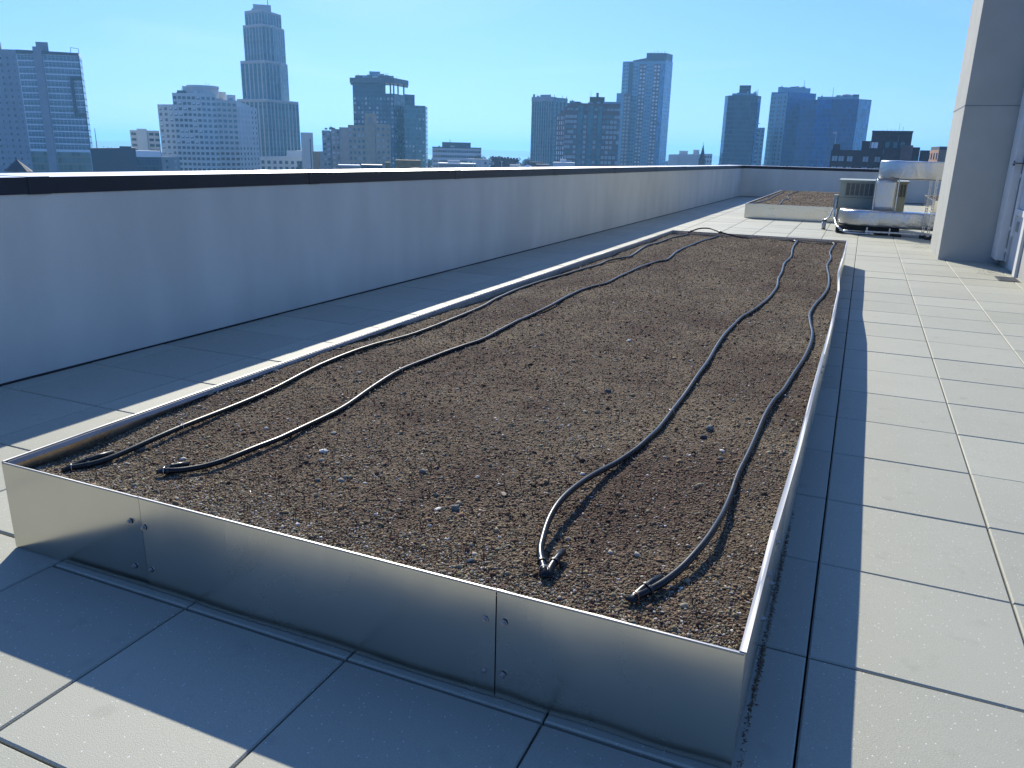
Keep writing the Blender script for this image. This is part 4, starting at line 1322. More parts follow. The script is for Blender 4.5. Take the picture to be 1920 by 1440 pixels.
vol(t, 'crown', [(-406.3, 471.0), (-396.4, 479.3)], 92.2, MC['pink'], 12, 88); vol(t, 'crown', [(-406.8, 473.2), (-397.6, 480.9)], 95.3, MC['pink'], 9, 90)
mast(t, -399.5, 480, 94, 101, .3)
vol(t, 'podium', [(-386.3, 446.0), (-361.8, 466.0)], [-6.5, -5.4], MC['beige'], 20)
put_windows(t, win_grid((-386.3, 446.0), (-361.8, 466.0), GZ, -8, 4.0, 8, lambda r, i: W(2.0, 2.2, 'glassd')), 40)
vol(t, 'podium', [(-375, 461), (-362.5, 470.5)], -2.0, MC['white'], 14)

# small blocks beside it
t = tower('apartment_block', 'small beige block just right of the tallest tower', (-343, 443), 'building', 'low city buildings')
vol(t, 'wall', [(-345.9, 440.4), (-339.7, 445.2)], 9.9, MC['beige2'], 12); strip(t, 'window_strip', (-345.9, 440.4), (-339.7, 445.2), .72, .8, GZ, 6, MC['navy'], .1)
t = tower('house', 'low ochre building between the tallest tower and the grey flats', (-302, 398.5), 'building', 'low city buildings')
vol(t, 'wall', [(-303.8, 397.1), (-299.6, 400.2)], -1.6, MC['ochre'], 8)

# --- left low buildings
t = tower('apartment_block', 'beige mid-rise block half hidden by the pale stepped block', (-398, 361), 'building', 'low city buildings')
Pm = [(-405.5, 356.6), (-391.8, 365.8)]
vol(t, 'wall', Pm, 8.1, MC['beige2'], 15); strip(t, 'stair_tower', *Pm, .25, .58, GZ, 9.0, MC['beige'], .6)
put_windows(t, win_grid(*Pm, GZ, 7.6, 3.2, [.12, .72, .92], lambda r, i: W(2.6, 1.5, 'glassd')), 40)
t = tower('office_block', 'dark blue windowless block right of the broad apartment tower', (-252, 213), 'building', 'low city buildings')
vol(t, 'wall', [(-256.5, 207.6), (-247.0, 218.9)], [-1.1, -.7], MC['darkband'], 18); mast(t, -255, 209.2, -1, 5.7, .15)
vol(t, 'roof_box', [(-250.5, 215), (-248, 218)], -.2, MC['darkband'], 4, -2)
t = tower('office_block', 'low glassy building with pale top below the beige mid-rise', (-296, 269), 'building', 'low city buildings')
vol(t, 'wall', [(-299.4, 265.2), (-292.5, 272.8)], -2.5, MC['navy'], 10); vol(t, 'parapet', [(-298.9, 264.7), (-292.0, 272.3)], -2.3, MC['pale'], 9, -5.0)
t = thing('turret', 'dark conical roof poking above the parapet at the far left', 'turret', (-164, 114.7, GZ))
m = MB(); rr_ = [(-164 + 2.0 * math.cos(a), 114.7 + 2.0 * math.sin(a)) for a in np.linspace(0, 2 * math.pi, 12, endpoint=False)]
m.prism(rr_, GZ, -5.1); m.build('wall', MC['beige'], t)
m = MB(); k_ = len(m.v); ro = [(-164 + 2.7 * math.cos(a), 114.7 + 2.7 * math.sin(a), -5.1) for a in np.linspace(0, 2 * math.pi, 12, endpoint=False)]
m.add(ro + [(-164, 114.7, -2.6)], [(i, (i + 1) % 12, 12) for i in range(12)] + [tuple(reversed(range(12)))]); m.build('roof', MC['slate'], t)

# --- T4: dark tower with a slab crown
t = tower('apartment_tower', 'dark tower with an overhanging slab crown behind the tan flats', (-315, 503))
Pc = [(-340.6, 494.0), (-311.2, 501.2), (-313.0, 518.9)]
vol(t, 'wall', Pc, [38.0, 38.0, 38.0], MC['navy'], 22)
vol(t, 'upper_wall', [Pc[0], (-317, 499.8)], 45.0, MC['navy'], 22, 37.9)
m = MB()
for (x, y) in ((-311.6, 501.8), (-312.2, 508.5), (-313.2, 518.0), (-315, 503)): m.box(x - .4, y - .4, 37.5, x + .4, y + .4, 45)
m.build('columns', MC['steel'], t)
vol(t, 'crown_slab', [(-341.2, 491.6), (-309.1, 497.9), (-311.0, 521)], 48.1, MC['darkband'], 24, 44.8)
vol(t, 'roof_screen', [(-341.2, 499.6), (-316.4, 509.8)], 50.4, MC['darkband'], 12, 47.5)
vol(t, 'lift_housing', [(-335.1, 507.3), (-328.7, 511.5)], 53.6, MC['ltblue'], 6, 48)
rq = random.Random(8)
pk = lambda r, i: (W(1.4, 1.7, 'glassp') if rq.random() < .30 else (W(1.5, 1.7, 'glassm') if rq.random() < .6 else None))
put_windows(t, win_grid(Pc[0], Pc[1], GZ, 36, 3.1, 11, pk) + win_grid(Pc[1], Pc[2], GZ, 36, 3.1, 5, pk))
vol(t, 'annex', [(-317.9, 526.4), (-314.0, 534.6)], 39.4, MC['navy'], 10)
clutter(t, (-338, 500), (-316, 507), 50.4, 6, 5, 5); clutter(t, Pc[0], Pc[1], 48.1, 6, 6, 6); mast(t, -314, 510, 48, 50.5)
t = tower('apartment_tower', 'slim blue-grey glazed tower attached right of the slab-crowned one', (-299, 510))
Pc = [(-305.1, 505.0), (-293.6, 514.1), (-299.3, 526.9)]
vol(t, 'wall', Pc, 30.6, MC['teal'], 14); vol(t, 'side_wall', [(-293.4, 514.3), (-298.9, 526.9)], 30.2, MC['pale'], 2)
put_windows(t, win_grid((-293.4, 514.3), (-298.9, 526.9), GZ, 29, 3.1, 1, lambda r, i: W(9.5, 2.0, 'glassm')), 40, 'ribbon_window')
put_windows(t, win_grid(Pc[0], Pc[1], GZ, 26, 3.1, 6, lambda r, i: W(1.2, 1.4, 'glassp') if rq.random() < .22 else None), 40)

# --- T5: tan flats with a tower, and grey trio
t = tower('apartment_block', 'tan brick apartment block with a square clock-tower-like centre', (-249, 376))
vol(t, 'wall', [(-259.2, 370.3), (-250.4, 373.7)], 12.8, MC['tan'], 14); vol(t, 'centre', [(-250.1, 372.9), (-245.7, 375.9)], 13.05, MC['tan'], 14)
vol(t, 'tower_top', [(-253.4, 377.9), (-248.2, 381.4)], 19.1, MC['tan'], 7, 8); vol(t, 'wall', [(-245.4, 376.0), (-239.0, 380.8)], 13.6, MC['tan'], 14)
d_, n_, L_ = seg_frame((-253.4, 377.9), (-248.2, 381.4))
strip(t, 'tower_niche', (-253.4, 377.9), (-248.2, 381.4), .33, .62, 14.5, 17.2, MC['greytan'], .1)
put_windows(t, win_grid((-259.2, 370.3), (-250.4, 373.7), GZ, 12, 3.0, 4, lambda r, i: W(1.1, 1.4, 'glassp') if rq.random() < .25 else W(1.1, 1.4, 'glassm')) + win_grid((-245.4, 376.0), (-239.0, 380.8), GZ, 12.5, 3.0, 3, lambda r, i: W(1.1, 1.4, 'glassp') if rq.random() < .35 else W(1.1, 1.4, 'glassm')), 70)
t = tower('apartment_block', 'grey slab flats of three stepped wings left of the tan block', (-292, 402))
for a_, b_, z_ in (((-299.1, 400.7), (-293.9, 402.0), 10.5), ((-292.4, 400.6), (-288.3, 403.6), 11.3), ((-287.4, 401.8), (-282.4, 404.9), 12.4), ((-294.2, 402.4), (-292.0, 403.5), 10.0), ((-288.5, 404.2), (-287.0, 404.5), 10.6)):
    vol(t, 'wall', [a_, b_], z_, MC['greytan'], 14)
put_windows(t, win_grid((-299.1, 400.7), (-293.9, 402.0), GZ, 10, 2.9, 2, lambda r, i: W(1.6, 1.3, 'glassp') if rq.random() < .6 else W(1.6, 1.3, 'glassd')) + win_grid((-292.4, 400.6), (-288.3, 403.6), GZ, 11, 2.9, 2, lambda r, i: W(1.4, 1.3, 'glassp') if rq.random() < .7 else W(1.4, 1.3, 'glassd')), 60)
clutter(t, (-299.1, 400.7), (-283, 404.9), 11.0, 6, 5, 7); vol(t, 'low_wing', [(-288.4, 383.7), (-286.5, 385.0)], -1.4, MC['greytan'], 6)

# --- T6: low white office with ribbon windows
t = tower('office_block', 'low white office with four dark ribbon window bands and a dark roof box', (-258, 494), 'office building', 'low city buildings')
Po = [(-273.6, 488.6), (-242.1, 500.5)]
vol(t, 'wall', Po, 2.55, MC['white'], 14); vol(t, 'roof_box', [(-270.6, 497.1), (-253.1, 506.2)], 6.1, MC['darkband'], 8, 2)
vol(t, 'coping', [(-273.4, 488.2), (-241.9, 500.1)], 2.9, MC['darkband'], 13, 2.2)
me = W(32.6, 1.55, 'glassd', 'mull')
put_windows(t, win_grid(*Po, -14.4, 1.7, 3.3, 1, lambda r, i: me), 10, 'ribbon_window')
clutter(t, Po[0], Po[1], 2.6, 8, 5, 8); mast(t, -266, 500, 6, 8.2, .25)

# --- row houses and low roofs in front
t = tower('row_house', 'dark brick row houses with many chimneys left of the teal slab', (-184, 410), 'houses', 'low city buildings')
Pr = [(-190.8, 407.5), (-177.0, 413.7)]
vol(t, 'wall', Pr, [-2.1, -3.2], MC['brickd'], 10)
d_, n_, L_ = seg_frame(*Pr)
for i in range(9):
    p = Vector((Pr[0][0], Pr[0][1], 0)) + d_ * (L_ * (i + .4) / 9) - n_ * 2
    m = MB(); m.box(p.x - .5, p.y - .5, -4, p.x + .5, p.y + .5, -1.5 - i * .12 + random.uniform(-.3, .3)); m.build('chimney', MC['brickd'], t)
put_windows(t, win_grid(*Pr, GZ, -4, 3.0, 8, lambda r, i: W(.9, 1.5, 'glassp') if rq.random() < .3 else W(.9, 1.5, 'glassd')), 30)


def low(name, label, P, Q, z, mat_, depth=8, roof=None, cat='building', wins=None, extra=None):
    t = tower(name, label, ((P[0] + Q[0]) / 2, (P[1] + Q[1]) / 2), cat, 'low city buildings')
    vol(t, 'wall', [P, Q], z, MC[mat_], depth, GZ)
    d, n, L = seg_frame(P, Q)
    if roof:
        vol(t, 'roof', [(P[0] * .9985, P[1] * .9985), (Q[0] * .9985, Q[1] * .9985)], z + .45, MC[roof], depth, z + .004)
    if wins:
        put_windows(t, win_grid(P, Q, GZ, z - .6, 3.0, wins, lambda r, i: W(1.0, 1.3, 'glassp') if i % 2 else W(1.0, 1.3, 'glassd')), 20)
    return t


low('commercial_building', 'ochre brick block with a flat roof just above the parapet', (-137.1, 220.9), (-130.2, 225.0), -2.2, 'ochre', 8)
low('commercial_building', 'narrow ochre wall stub left of the ochre brick block', (-140.9, 220.9), (-139.5, 221.8), -3.0, 'ochre', 5)
low('commercial_building', 'dark flat-roofed building left of the ochre block', (-144.6, 213.0), (-139.2, 216.6), -3.8, 'darkband', 8)
low('commercial_building', 'long low building with a pale roof right under the tan flats', (-176.0, 244.5), (-169.5, 249.0), -5.3, 'greytan', 6, 'roofw')
low('commercial_building', 'small white house front with dark windows before the brick tower', (-106.3, 280.5), (-98.7, 283.3), -2.3, 'white', 8, None, wins=5)
low('commercial_building', 'tiny white roof room on top of the white house front', (-105.6, 286.1), (-103.4, 286.9), -1.1, 'white', 2)
low('commercial_building', 'brown flat-topped shed under the teal slab', (-123.3, 306.1), (-118.3, 308.1), -4.0, 'brickd', 6, 'greytan')
low('commercial_building', 'cream box building left of the white tent', (-133.1, 302.0), (-129.1, 303.7), -4.1, 'beige', 6)
low('commercial_building', 'white-roofed low hall in front of the office block', (-160, 290), (-146, 297), -4.4, 'greytan', 10, 'roofw')
low('commercial_building', 'small grey roof room on the white-roofed hall', (-157.5, 294), (-153.0, 296.2), -2.9, 'beige2', 4)
low('commercial_building', 'pale low block left of the row houses', (-203, 402), (-192, 407), -3.4, 'beige2', 8, None, wins=3)
low('commercial_building', 'brick low block between the row houses and the teal slab', (-177.5, 430), (-170, 433), -4.5, 'brickd', 8)
low('commercial_building', 'mid-grey terrace behind the dark blue block', (-333, 300), (-322, 312), -5.5, 'greytan', 10, None, wins=4)
low('commercial_building', 'brown low block far right below the blue towers', (-26.0, 330), (-12, 331), -5.0, 'brick', 10, None, wins=6)
low('commercial_building', 'grey low roofs left of the dark round-cornered tower', (-88, 380), (-74, 384), -5.0, 'greytan', 10, 'roofw')

t = thing('tent', 'white peaked tent roof in front of the teal slab', 'tent', (-107.3, 258.6, GZ))
m = MB(); m.add([(-111, 257.4, -4.6), (-105.2, 259.9, -4.6), (-106.5, 264, -4.6), (-111.5, 262, -4.6), (-108.0, 260.4, -3.0)], [(0, 1, 4), (1, 2, 4), (2, 3, 4), (3, 0, 4), (3, 2, 1, 0)])
m.build('canopy', MC['roofw'], t)
m = MB(); [m.tube([(x, y, GZ), (x, y, -4.6)], .1, 6) for x, y in ((-110.6, 257.8), (-105.5, 260), (-106.7, 263.6), (-111.2, 261.8))]; m.build('poles', MC['steel'], t)

for i, ((x, y), z, lab) in enumerate((((-149.5, 271.6), -2.6, 'leftmost pale lamp post in front of the white office'), ((-137.6, 277.8), -2.9, 'pale lamp post just right of the white office'),
                                      ((-134.7, 279.2), -2.8, 'pale lamp post before the row houses, left one'), ((-127.9, 282.4), -2.7, 'pale lamp post before the right end of the row houses'))):
    r = thing('street_lamp', lab, 'lamp post', (x, y, GZ), 'pale lamp posts above the low roofs')
    m = MB(); m.tube([(x, y, GZ), (x, y, z)], .10, 6); m.build('pole', MC['roofw'], r)
    m = MB(); m.box(x - .5, y - .15, z, x + .5, y + .15, z + .12); m.build('lamp_head', MC['roofw'], r)

# --- T7 teal slab
t = tower('office_tower', 'plain teal-grey slab tower with fine vertical ribs', (-235, 600))
Pt = [(-247.3, 601.1), (-228.4, 597.9), (-224.6, 620.6)]
vol(t, 'wall', Pt, [42.0, 41.5, 42.2], MC['teal'], 18)
for k in range(9): strip(t, 'rib', Pt[0], Pt[1], k / 9 + .02, k / 9 + .055, GZ + 6, 38.5, MC['greytan'], .35)
for k in range(4): strip(t, 'rib', Pt[1], Pt[2], k / 4 + .02, k / 4 + .06, GZ + 6, 38.5, MC['darkband'], .35)
strip(t, 'top_band', Pt[0], Pt[1], 0, 1, 38.6, 42.0, MC['conc'], .5)
clutter(t, Pt[0], Pt[1], 41.6, 10, 5, 9); vol(t, 'roof_box', [(-241, 603), (-231.5, 601.5)], 43.8, MC['conc'], 8, 40); vol(t, 'roof_box', [(-247.0, 602.5), (-245.0, 602)], 44.2, MC['conc'], 6, 40)
m = MB(); [m.tube([(x, y, 41.5), (x, y, 43.6)], .2, 5) for x, y in ((-228, 600), (-226, 612), (-225, 619))]; m.build('roof_vents', MC['steel'], t)

# --- T8 brick tower
t = tower('apartment_tower', 'red brick apartment tower with stepped left shoulder and rows of bright windows', (-165, 495))
Pb = [(-186.4, 496.1), (-178.0, 488.6), (-145.7, 499.2)]
vol(t, 'wall', Pb, [24.0, 24.6, 25.3], MC['brick'], 20)
vol(t, 'step', [(-184.1, 497.0), (-179.1, 491.4), (-146.7, 502.0)], 26.8, MC['brick'], 17, 23); vol(t, 'step', [(-181.5, 495.8), (-178.6, 493.7), (-147.4, 503.9)], 29.0, MC['brick'], 15, 23)
vol(t, 'step', [(-180.4, 498.4), (-148.3, 506.7)], 31.4, MC['brick'], 13, 23); vol(t, 'lift_housing', [(-170.3, 512.4), (-161.1, 515.4)], 36.0, MC['brickd'], 8, 30)
vol(t, 'chimney', [(-166, 512.5), (-164.5, 513)], 38.4, MC['brickd'], 2, 35); mast(t, -169.5, 512, 35, 40)
clutter(t, (-180.4, 498.4), (-148.3, 506.7), 31.4, 8, 7, 10); vol(t, 'roof_box', [(-160, 509), (-149, 512)], 32.8, MC['ltblue'], 6, 30)
rb = random.Random(4)
for a_, b_ in ((.235, .33), (.42, .52), (.60, .68)): strip(t, 'glass_bay', Pb[1], Pb[2], a_, b_, GZ + 2, 29.5, MC['teal'], .5)
cols = [.03, .075, .13, .19, .37, .555, .72, .79, .86, .93, .98]
pk8 = lambda r, i: W(1.7, 1.9, 'glassp', 'frame', 'brickd') if rb.random() < .62 else W(1.7, 1.9, 'glassm', 'frame', 'brickd')  # pale panes put the window reflections into the colour
put_windows(t, win_grid(Pb[1], Pb[2], GZ, 24.5, 3.05, cols, pk8) + win_grid(Pb[0], Pb[1], GZ, 23.6, 3.05, 4, lambda r, i: W(1.1, 2.0, 'glint' if rb.random() < .6 else 'glassp')) + win_grid((-178.6, 493.7), (-147.4, 503.9), 25.6, 28.8, 3.0, cols, pk8))

# --- T9 tall brick and blue tower
t = tower('apartment_tower', 'tall two-toned tower of pale blue panels and brick window strips', (-185, 708))
Pn = [(-207.8, 712.3), (-199.7, 707.3), (-197.5, 708.0), (-169.5, 710.0), (-168.1, 730.9)]
vol(t, 'wall', Pn, [78.4, 77.9, 77.9, 77.8, 79.0], MC['ltblue'], 22)
vol(t, 'top', [(-186.9, 711.9), (-169.6, 712.1), (-168.0, 728.9)], [84.9, 84.4, 84.8], MC['darkband'], 16, 77)
vol(t, 'roof_step', [(-200.1, 716.6), (-187.2, 719.8)], [79.6, 82.0], MC['brick'], 10, 77)
vol(t, 'annex', [(-206.6, 694.9), (-200.0, 693.9)], 51.2, MC['ltblue'], 14); vol(t, 'annex', [(-199.7, 693.9), (-193.5, 693.3)], 50.9, MC['brick'], 13)
strip(t, 'recess_shade', Pn[1], Pn[2], -.4, 1.3, 4, 77, MC['darkband'], .3)  # flat dark strip paints in the shade of the recess
F0, F1 = Pn[2], Pn[3]
for a_, b_ in ((.22, .42), (.66, .86)): strip(t, 'brick_strip', F0, F1, a_, b_, GZ, 75.5, MC['brick'], .2)
strip(t, 'glass_strip', F0, F1, .88, 1.0, GZ, 75.5, MC['bluel'], .2)
strip(t, 'glass_side', Pn[3], Pn[4], 0, 1, GZ, 79, MC['bluel'], .2)
sp = win_grid(F0, F1, GZ, 75, 3.05, [.27, .37, .71, .81], lambda r, i: W(1.7, 1.6, 'glint' if (r * 3 + i) % 4 else 'glassp'), out=.22)
sp += win_grid(F0, F1, GZ, 75, 3.05, [.05, .14, .49, .58], lambda r, i: W(1.7, .9, 'glassd'))
sp += win_grid(Pn[0], Pn[1], 10, 76, 3.05, [.3, .7], lambda r, i: W(2.0, .9, 'glassm'))
sp += win_grid((-199.7, 693.9), (-193.5, 693.3), GZ, 49, 3.05, 2, lambda r, i: W(1.7, 1.6, 'glassp'))
put_windows(t, sp)
m = MB(); [m.tube([(-184 + k * 3, 715, 84), (-184 + k * 3, 715, 85.8 + (k % 3) * .6)], .18, 5) for k in range(5)]; m.build('roof_vents', MC['steel'], t)

# --- T10 low beige slab, spire
t = tower('hospital_block', 'low wide beige block with two roof boxes right of the two-toned tower', (-117, 587), 'building', 'low city buildings')
Ph = [(-132.4, 585.2), (-102.3, 591.2)]
vol(t, 'wall', Ph, [1.4, 2.6], MC['beige'], 14); vol(t, 'roof_box', [(-126.4, 591.6), (-120.3, 592.9)], 4.2, MC['beige2'], 6, 0); vol(t, 'roof_box', [(-116.6, 593.7), (-112.4, 594.5)], 5.1, MC['beige2'], 6, 0)
vol(t, 'front_wing', [(-125.0, 584.2), (-111.0, 587.0)], 1.6, MC['beige2'], 5)
put_windows(t, win_grid((-111.0, 589.3), (-102.3, 591.0), GZ, 2, 3.2, 5, lambda r, i: W(.9, 1.5, 'glassd')), 20)
t = thing('church_spire', 'thin dark church spire in front of the low beige block', 'spire', (-76.4, 413, GZ))
m = MB(); m.prism([(-77.8, 412), (-75.0, 412), (-75.0, 414.8), (-77.8, 414.8)], GZ, -.3); m.build('belfry', MC['slate'], t)
m = MB(); m.add([(-77.6, 412.2, -.29), (-75.2, 412.2, -.29), (-75.2, 414.6, -.29), (-77.6, 414.6, -.29), (-76.4, 413.4, 6.9)], [(0, 1, 4), (1, 2, 4), (2, 3, 4), (3, 0, 4)]); m.build('spire', MC['slate'], t)
m = MB(); m.tube([(-76.4, 413.4, 6.8), (-76.4, 413.4, 7.8)], .08, 6); m.build('finial', MC['steel'], t)

# --- T11 dark round-cornered tower
t = tower('glass_tower', 'dark glass tower with rounded corners and a roof block, left of the blue pair', (-86, 592))
Pg = [(-98.2, 597.5), (-95.0, 592.0), (-90.0, 589.2), (-84.5, 588.6), (-79.0, 590.2), (-75.5, 594.5), (-74.0, 601.5)]
vol(t, 'wall', Pg, 41.8, MC['navy'], 16)
strip(t, 'pale_edge', Pg[0], Pg[1], .1, .9, GZ, 41, MC['bluel'], .15); strip(t, 'pale_edge', Pg[5], Pg[6], .2, .9, GZ, 40, MC['bluel'], .15)
vol(t, 'roof_block', [(-89.2, 599.4), (-81.5, 600.5)], 49.0, MC['navy'], 8, 41); vol(t, 'roof_screen', [(-93.5, 598), (-77, 600)], 43.6, MC['ltblue'], 10, 41)
clutter(t, (-93.5, 598), (-77, 600), 43.6, 6, 5, 13); mast(t, -76.5, 600, 41, 46.5, .25)
for k in range(15):
    strip(t, 'balcony', Pg[5], Pg[6], .55, 1.02, GZ + 4 + k * 3.1, GZ + 4.5 + k * 3.1, MC['white'], .9)
t = tower('apartment_tower', 'slim pale tower peeking out right behind the dark rounded tower', (-75.8, 635.5))
vol(t, 'wall', [(-78.8, 635.2), (-73.2, 635.8)], 22.1, MC['ltblue'], 10)
put_windows(t, win_grid((-78.8, 635.2), (-73.2, 635.8), GZ, 21, 3.1, 2, lambda r, i: W(1.6, 1.5, 'glassm')), 30)

# --- T12 / T13 blue glass pair
t = tower('glass_tower', 'left blue glass tower of the pair, with a punched window side and roof crown', (-58, 645))
Pk = [(-72.9, 650.9), (-59.4, 637.2), (-41.3, 653.7)]
vol(t, 'wall', Pk, [48.0, 46.9, 47.0], MC['blue'], 20); vol(t, 'roof_crown', [(-69.3, 658.4), (-46.2, 660.4)], [52.3, 51.2], MC['ltblue'], 12, 46)
strip(t, 'stone_side', Pk[0], Pk[1], 0, .98, GZ, 46.6, MC['ltblue'], .2)
put_windows(t, win_grid(Pk[0], Pk[1], GZ, 45, 3.1, [.12, .25, .5, .62, .85], lambda r, i: W(1.3, 1.7, 'glassd'), out=.22))
clutter(t, (-69.3, 658.4), (-46.2, 660.4), 51.6, 8, 6, 11); mast(t, -51, 660, 50, 57, .2)
t = tower('glass_tower', 'right dark blue glass tower of the pair with a lighter right side', (-20, 615))
Pk = [(-49.1, 623.1), (-38.3, 620.8), (-27.7, 611.4), (-10.8, 611.9), (-3.0, 630.0)]
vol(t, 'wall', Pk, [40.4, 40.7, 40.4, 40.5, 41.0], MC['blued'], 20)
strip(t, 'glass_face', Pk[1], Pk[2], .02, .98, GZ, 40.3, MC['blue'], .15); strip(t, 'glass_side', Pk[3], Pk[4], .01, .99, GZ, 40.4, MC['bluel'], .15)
vol(t, 'roof_screen', [(-39.0, 633.8), (-11.4, 634.9)], 43.5, MC['ltblue'], 10, 40)
m = MB(); m.tube(smoothline([(-23, 640, 43), (-22.5, 640, 44.2), (-20, 640, 44.6), (-17.5, 640, 44.2), (-17, 640, 43)], 4), 1.0, 8); m.build('roof_unit', MC['conc'], t)
clutter(t, (-39.0, 633.8), (-11.4, 634.9), 43.5, 6, 6, 12); mast(t, -29, 636, 43, 50, .18)

# --- B14 dark brick building, twice as far as it is wide in steps
K = 2.05
sc = lambda p: (p[0] * K, p[1] * K)
zs = lambda z: CAM_Z + (z - CAM_Z) * K
t = tower('brick_building', 'dark red brick apartment house with stepped roofline and pale windows behind the far parapet', (3, 270), 'building', 'low city buildings')
Q0, Q1 = sc((-5.2, 131.9)), sc((1.8, 131.5))
vol(t, 'wall', [Q0, Q1], zs(2.65), MC['brickd'], 18); vol(t, 'chimney', [sc((-5.1, 133.9)), sc((-4.1, 133.9))], zs(3.5), MC['brickd'], 3, 0)
vol(t, 'wall', [sc((-1.1, 132.6)), sc((.6, 132.6))], zs(4.0), MC['brickd'], 10); vol(t, 'stair_tower', [sc((.1, 137.4)), sc((5.7, 137.4))], zs(5.5), MC['brickd'], 12)
vol(t, 'cornice', [sc((.05, 137.2)), sc((5.75, 137.2))], zs(5.62), MC['slate'], 12, zs(5.4))
vol(t, 'wall', [sc((1.85, 128.0)), sc((4.3, 128.0))], zs(2.75), MC['brickd'], 8); vol(t, 'wall', [sc((4.1, 126.9)), sc((5.6, 126.9))], zs(3.4), MC['brick'], 8)
vol(t, 'wall', [sc((5.7, 130.9)), sc((6.7, 130.8))], zs(3.2), MC['brickd'], 8); vol(t, 'wall', [sc((6.75, 130.8)), sc((8.0, 130.7))], zs(2.8), MC['brickd'], 8)
sp = win_grid(Q0, Q1, zs(2.6) - 22, zs(2.15), 3.1, [.09, .22, .39, .70, .93], lambda r, i: W(1.5, 1.5, 'glassp', 'frame', 'brickd'))
sp += win_grid(sc((-1.1, 132.6)), sc((.6, 132.6)), zs(3.1), zs(3.95), 1.9, [.33], lambda r, i: W(2.0, 1.5, 'glint', 'frame', 'brickd'))
sp += win_grid(sc((.1, 132.55)), sc((1.8, 132.4)), zs(2.9), zs(3.9), 2.0, [.28], lambda r, i: W(2.2, 1.7, 'glint', 'frame', 'brickd'))
sp += win_grid(sc((.1, 137.4)), sc((5.7, 137.4)), zs(2.9), zs(4.2), 2.6, [.42, .62, .8], lambda r, i: W(1.2, 1.7, 'glassm', 'frame', 'brickd'))
vol(t, 'wall', [sc((.1, 132.5)), sc((1.8, 132.5))], zs(3.95), MC['brickd'], 10)
put_windows(t, sp)
for k in range(6): mast(t, sc((1.6 + k * .55, 138))[0], sc((1, 139))[1], zs(5.5), zs(5.8 + (1.0 if k == 4 else .5 if k == 5 else .12)), .05)
mast(t, sc((3.9, 137))[0], sc((4, 136.8))[1], zs(4.1), zs(5.0), .1, 'pipe'); mast(t, sc((1.9, 127.8))[0], sc((1, 127.6))[1], zs(2.2), zs(2.85), .15, 'pipe')
t = thing('flagpole', 'thin flagpole with a red and white flag on the dark brick house', 'flagpole', (sc((-4.9, 133.9))[0], sc((1, 133.9))[1], zs(3.5)))
x, y = sc((-4.9, 133.9))
m = MB(); m.tube([(x, y + 1, zs(3.5)), (x, y + 1, zs(5.3))], .06, 6); m.build('pole', MC['roofw'], t)
m = MB(); m.obox((x - .5, y + 1, zs(5.15)), (.5, 0, .05), (0, .02, 0), (-.1, 0, .3)); m.build('flag', mat('flag_cloth', (.5, .25, .22), .8, var=.5, vscale=2.5, col2=(.6, .58, .56)), t)
t = tower('brick_building', 'orange brick building with tall windows and a grey mansard beside the pillar', (19, 279), 'building', 'low city buildings')
vol(t, 'wall', [sc((8.95, 149)), sc((9.62, 137.7)), sc((13, 138.2))], zs(3.0), MC['brickl'], 16); vol(t, 'mansard', [sc((9.1, 147)), sc((9.75, 139.2)), sc((12.8, 139.5))], zs(3.5), MC['slate'], 12, zs(2.9))
put_windows(t, win_grid(sc((8.95, 149)), sc((9.62, 137.7)), zs(1), zs(2.8), 3.0, 4, lambda r, i: W(2.2, 1.9, 'glassd')), 30)

# ------------------------------------------------------------------ trees
def leafless_tree(label, x, y, zt, r, seed):
    rnd = random.Random(seed)
    root = thing('tree', label, 'tree', (x, y, GZ), 'bare trees among the low roofs')
    m = MB(); m.tube([(x, y, GZ), (x, y, zt - r * 1.2)], [.5, .3], 7); m.build('trunk', MC['bark'], root)
    m = MB()
    c = Vector((x, y, zt - r))
    for _ in range(260):
        d = Vector((rnd.gauss(0, 1), rnd.gauss(0, 1), rnd.gauss(0, .8) + .3)).normalized()
        q = c + d * r * rnd.uniform(.45, 1.0)
        a = c + Vector((0, 0, -r * .9)) + d * r * .15
        k = a.lerp(q, .55) + Vector((rnd.uniform(-.4, .4), rnd.uniform(-.4, .4), rnd.uniform(0, .6)))
        m.tube([a, k, q], [.10, .06, .02], 3, cap=False)
    for _ in range(500):
        d = Vector((rnd.gauss(0, 1), rnd.gauss(0, 1), rnd.gauss(0, .9))).normalized() * r * rnd.uniform(.5, 1.02)
        q = c + d; s_ = rnd.uniform(.15, .4)
        u = Vector((rnd.uniform(-1, 1), rnd.uniform(-1, 1), rnd.uniform(-1, 1))).normalized() * s_; v = u.orthogonal().normalized() * s_ * .5
        m.add([q - u, q + v, q + u], [(0, 1, 2)])
    m.build('crown', MC['twig'], root)


MC['bark'] = mat('bark', (.06, .05, .045), .9)
MC['twig'] = mat('twigs_and_leaves', (.055, .055, .040), .9, var=.3, vscale=.8)
leafless_tree('rounded bare tree behind the pale low block left of the row houses', -201, 413, -.4, 4.2, 1)
leafless_tree('dark tree crown at the foot of the left blue glass tower', -50, 430, -2.2, 4.0, 2)
leafless_tree('dark tree crown below the right blue glass tower', -30, 440, -2.0, 4.4, 3)
leafless_tree('small tree right of the row houses', -181, 437, -2.6, 3.2, 4)


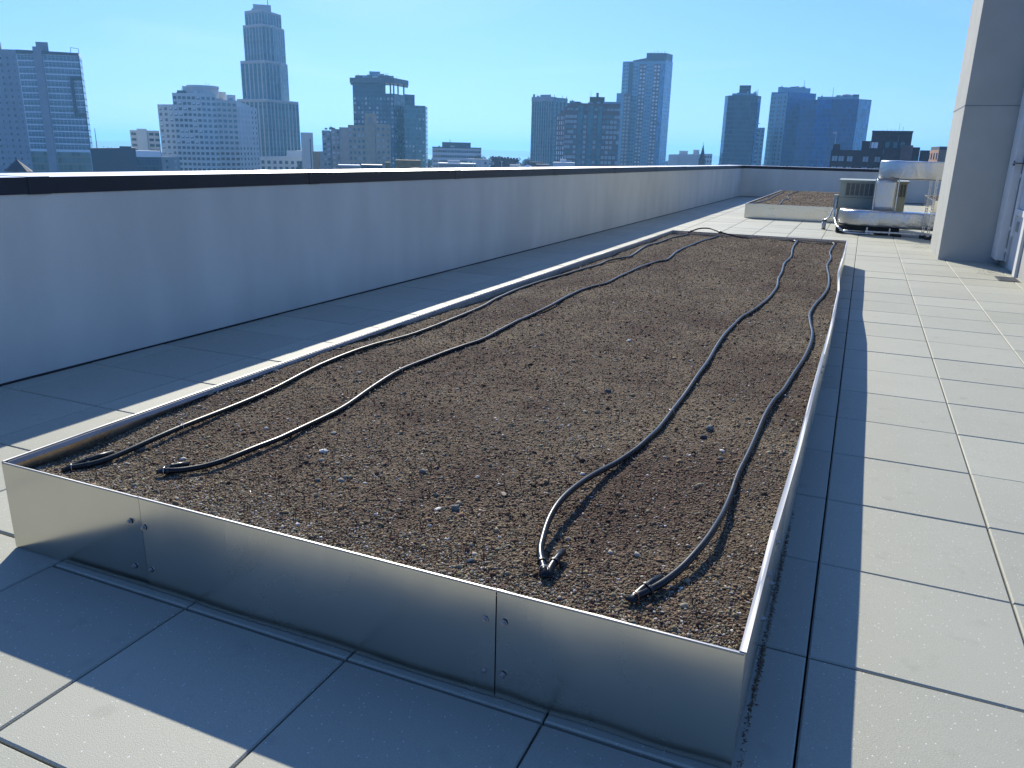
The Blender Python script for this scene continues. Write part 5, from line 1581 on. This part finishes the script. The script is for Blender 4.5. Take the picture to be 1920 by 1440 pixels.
def wood(name, label, n, seed, dmin, dmax, az0, az1):
    """far wooded ground between the houses, one mass"""
    rnd = random.Random(seed)
    m = MB()
    for _ in range(n):
        az = RAD(rnd.uniform(az0, az1)); D = rnd.uniform(dmin, dmax)
        x, y = D * math.sin(az), D * math.cos(az)
        r = rnd.uniform(3.5, 7); h = rnd.uniform(7, 12)
        k = len(m.v)
        c = Vector((x, y, GZ + h))
        for q in range(26):
            d = Vector((rnd.gauss(0, 1), rnd.gauss(0, 1), rnd.gauss(0, .8))).normalized() * r * rnd.uniform(.4, 1)
            p = c + d; s_ = rnd.uniform(.9, 2.2)
            u = Vector((rnd.uniform(-1, 1), rnd.uniform(-1, 1), rnd.uniform(-1, 1))).normalized() * s_; v = u.orthogonal().normalized() * s_
            m.add([p - u, p + v, p + u, p - v], [(0, 1, 2, 3)])
    tag(m.build(name, MC['twig']), label, 'trees', kind='stuff')


wood('distant_woodland', 'bare trees massed between the houses far behind the roof', 700, 5, 560, 1500, -62, 12)

# ------------------------------------------------------------------ ground, water, far shore
MC['ground'] = mat('city_ground', (.09, .09, .085), .9, var=.4, vscale=.02)
MC['water'] = mat('sea_water', (.03, .06, .08), .12, spec=.6, bump=.25, bscale=.06)
MC['hill'] = mat('far_hills', (.06, .08, .07), .95, var=.3, vscale=.004)
m = MB()
N_ = 72
ring_pts = lambda R_, z: [(R_ * math.sin(2 * math.pi * i / N_), R_ * math.cos(2 * math.pi * i / N_), z) for i in range(N_)]
r0 = ring_pts(40, GZ); r1 = ring_pts(1500, GZ - 2); r2 = ring_pts(2300, -47)
m.v = r0 + r1 + r2; m.f = [(i, N_ + i, N_ + (i + 1) % N_, (i + 1) % N_) for i in range(N_)] + [(N_ + i, 2 * N_ + i, 2 * N_ + (i + 1) % N_, N_ + (i + 1) % N_) for i in range(N_)] + [tuple(reversed(range(N_)))]
m.m = [0] * len(m.f); m.uv = [(0.0, 0.0)] * sum(len(f) for f in m.f)
tag(m.build('ground', MC['ground']), kind='structure')
m = MB(); m.v = ring_pts(10000, -45); m.f = [tuple(reversed(range(N_)))]; m.m = [0]; m.uv = [(0.0, 0.0)] * N_
tag(m.build('water', MC['water']), kind='structure')
m = MB()
for i in range(161):
    az = RAD(-85 + i * .7); hgt = 4 + 22 * max(0, .5 + .6 * fbm(i * .06, 0, 1.0, 4, 2.0)) - 12
    for D, z in ((7000, -46), (7350, -20 + hgt * .5), (7700, hgt), (9000, -46)):
        m.v.append((D * math.sin(az), D * math.cos(az), z))
for i in range(160):
    for q in range(3):
        k = i * 4 + q
        m.f.append((k, k + 4, k + 5, k + 1)); m.m.append(0); m.uv += [(0.0, 0.0)] * 4
tag(m.build('hills', MC['hill'], smooth=True), kind='structure')

# ------------------------------------------------------------------ haze: one closed box of thin air round everything
m = MB(); m.box(-10500, -10500, -49, 10500, 10500, 104)
hz, nt, b = new_mat('thin_haze')
nt.nodes.remove(b)
pv = nt.nodes.new('ShaderNodeVolumePrincipled')
pv.inputs['Color'].default_value = (.27, .62, 1.0, 1)
pv.inputs['Density'].default_value = 0.00023
pv.inputs['Anisotropy'].default_value = 0.3
nt.links.new(pv.outputs[0], nt.nodes['Material Output'].inputs['Volume'])
o = m.build('haze', hz)
tag(o, 'thin pale blue haze over the city', 'haze', kind='stuff')
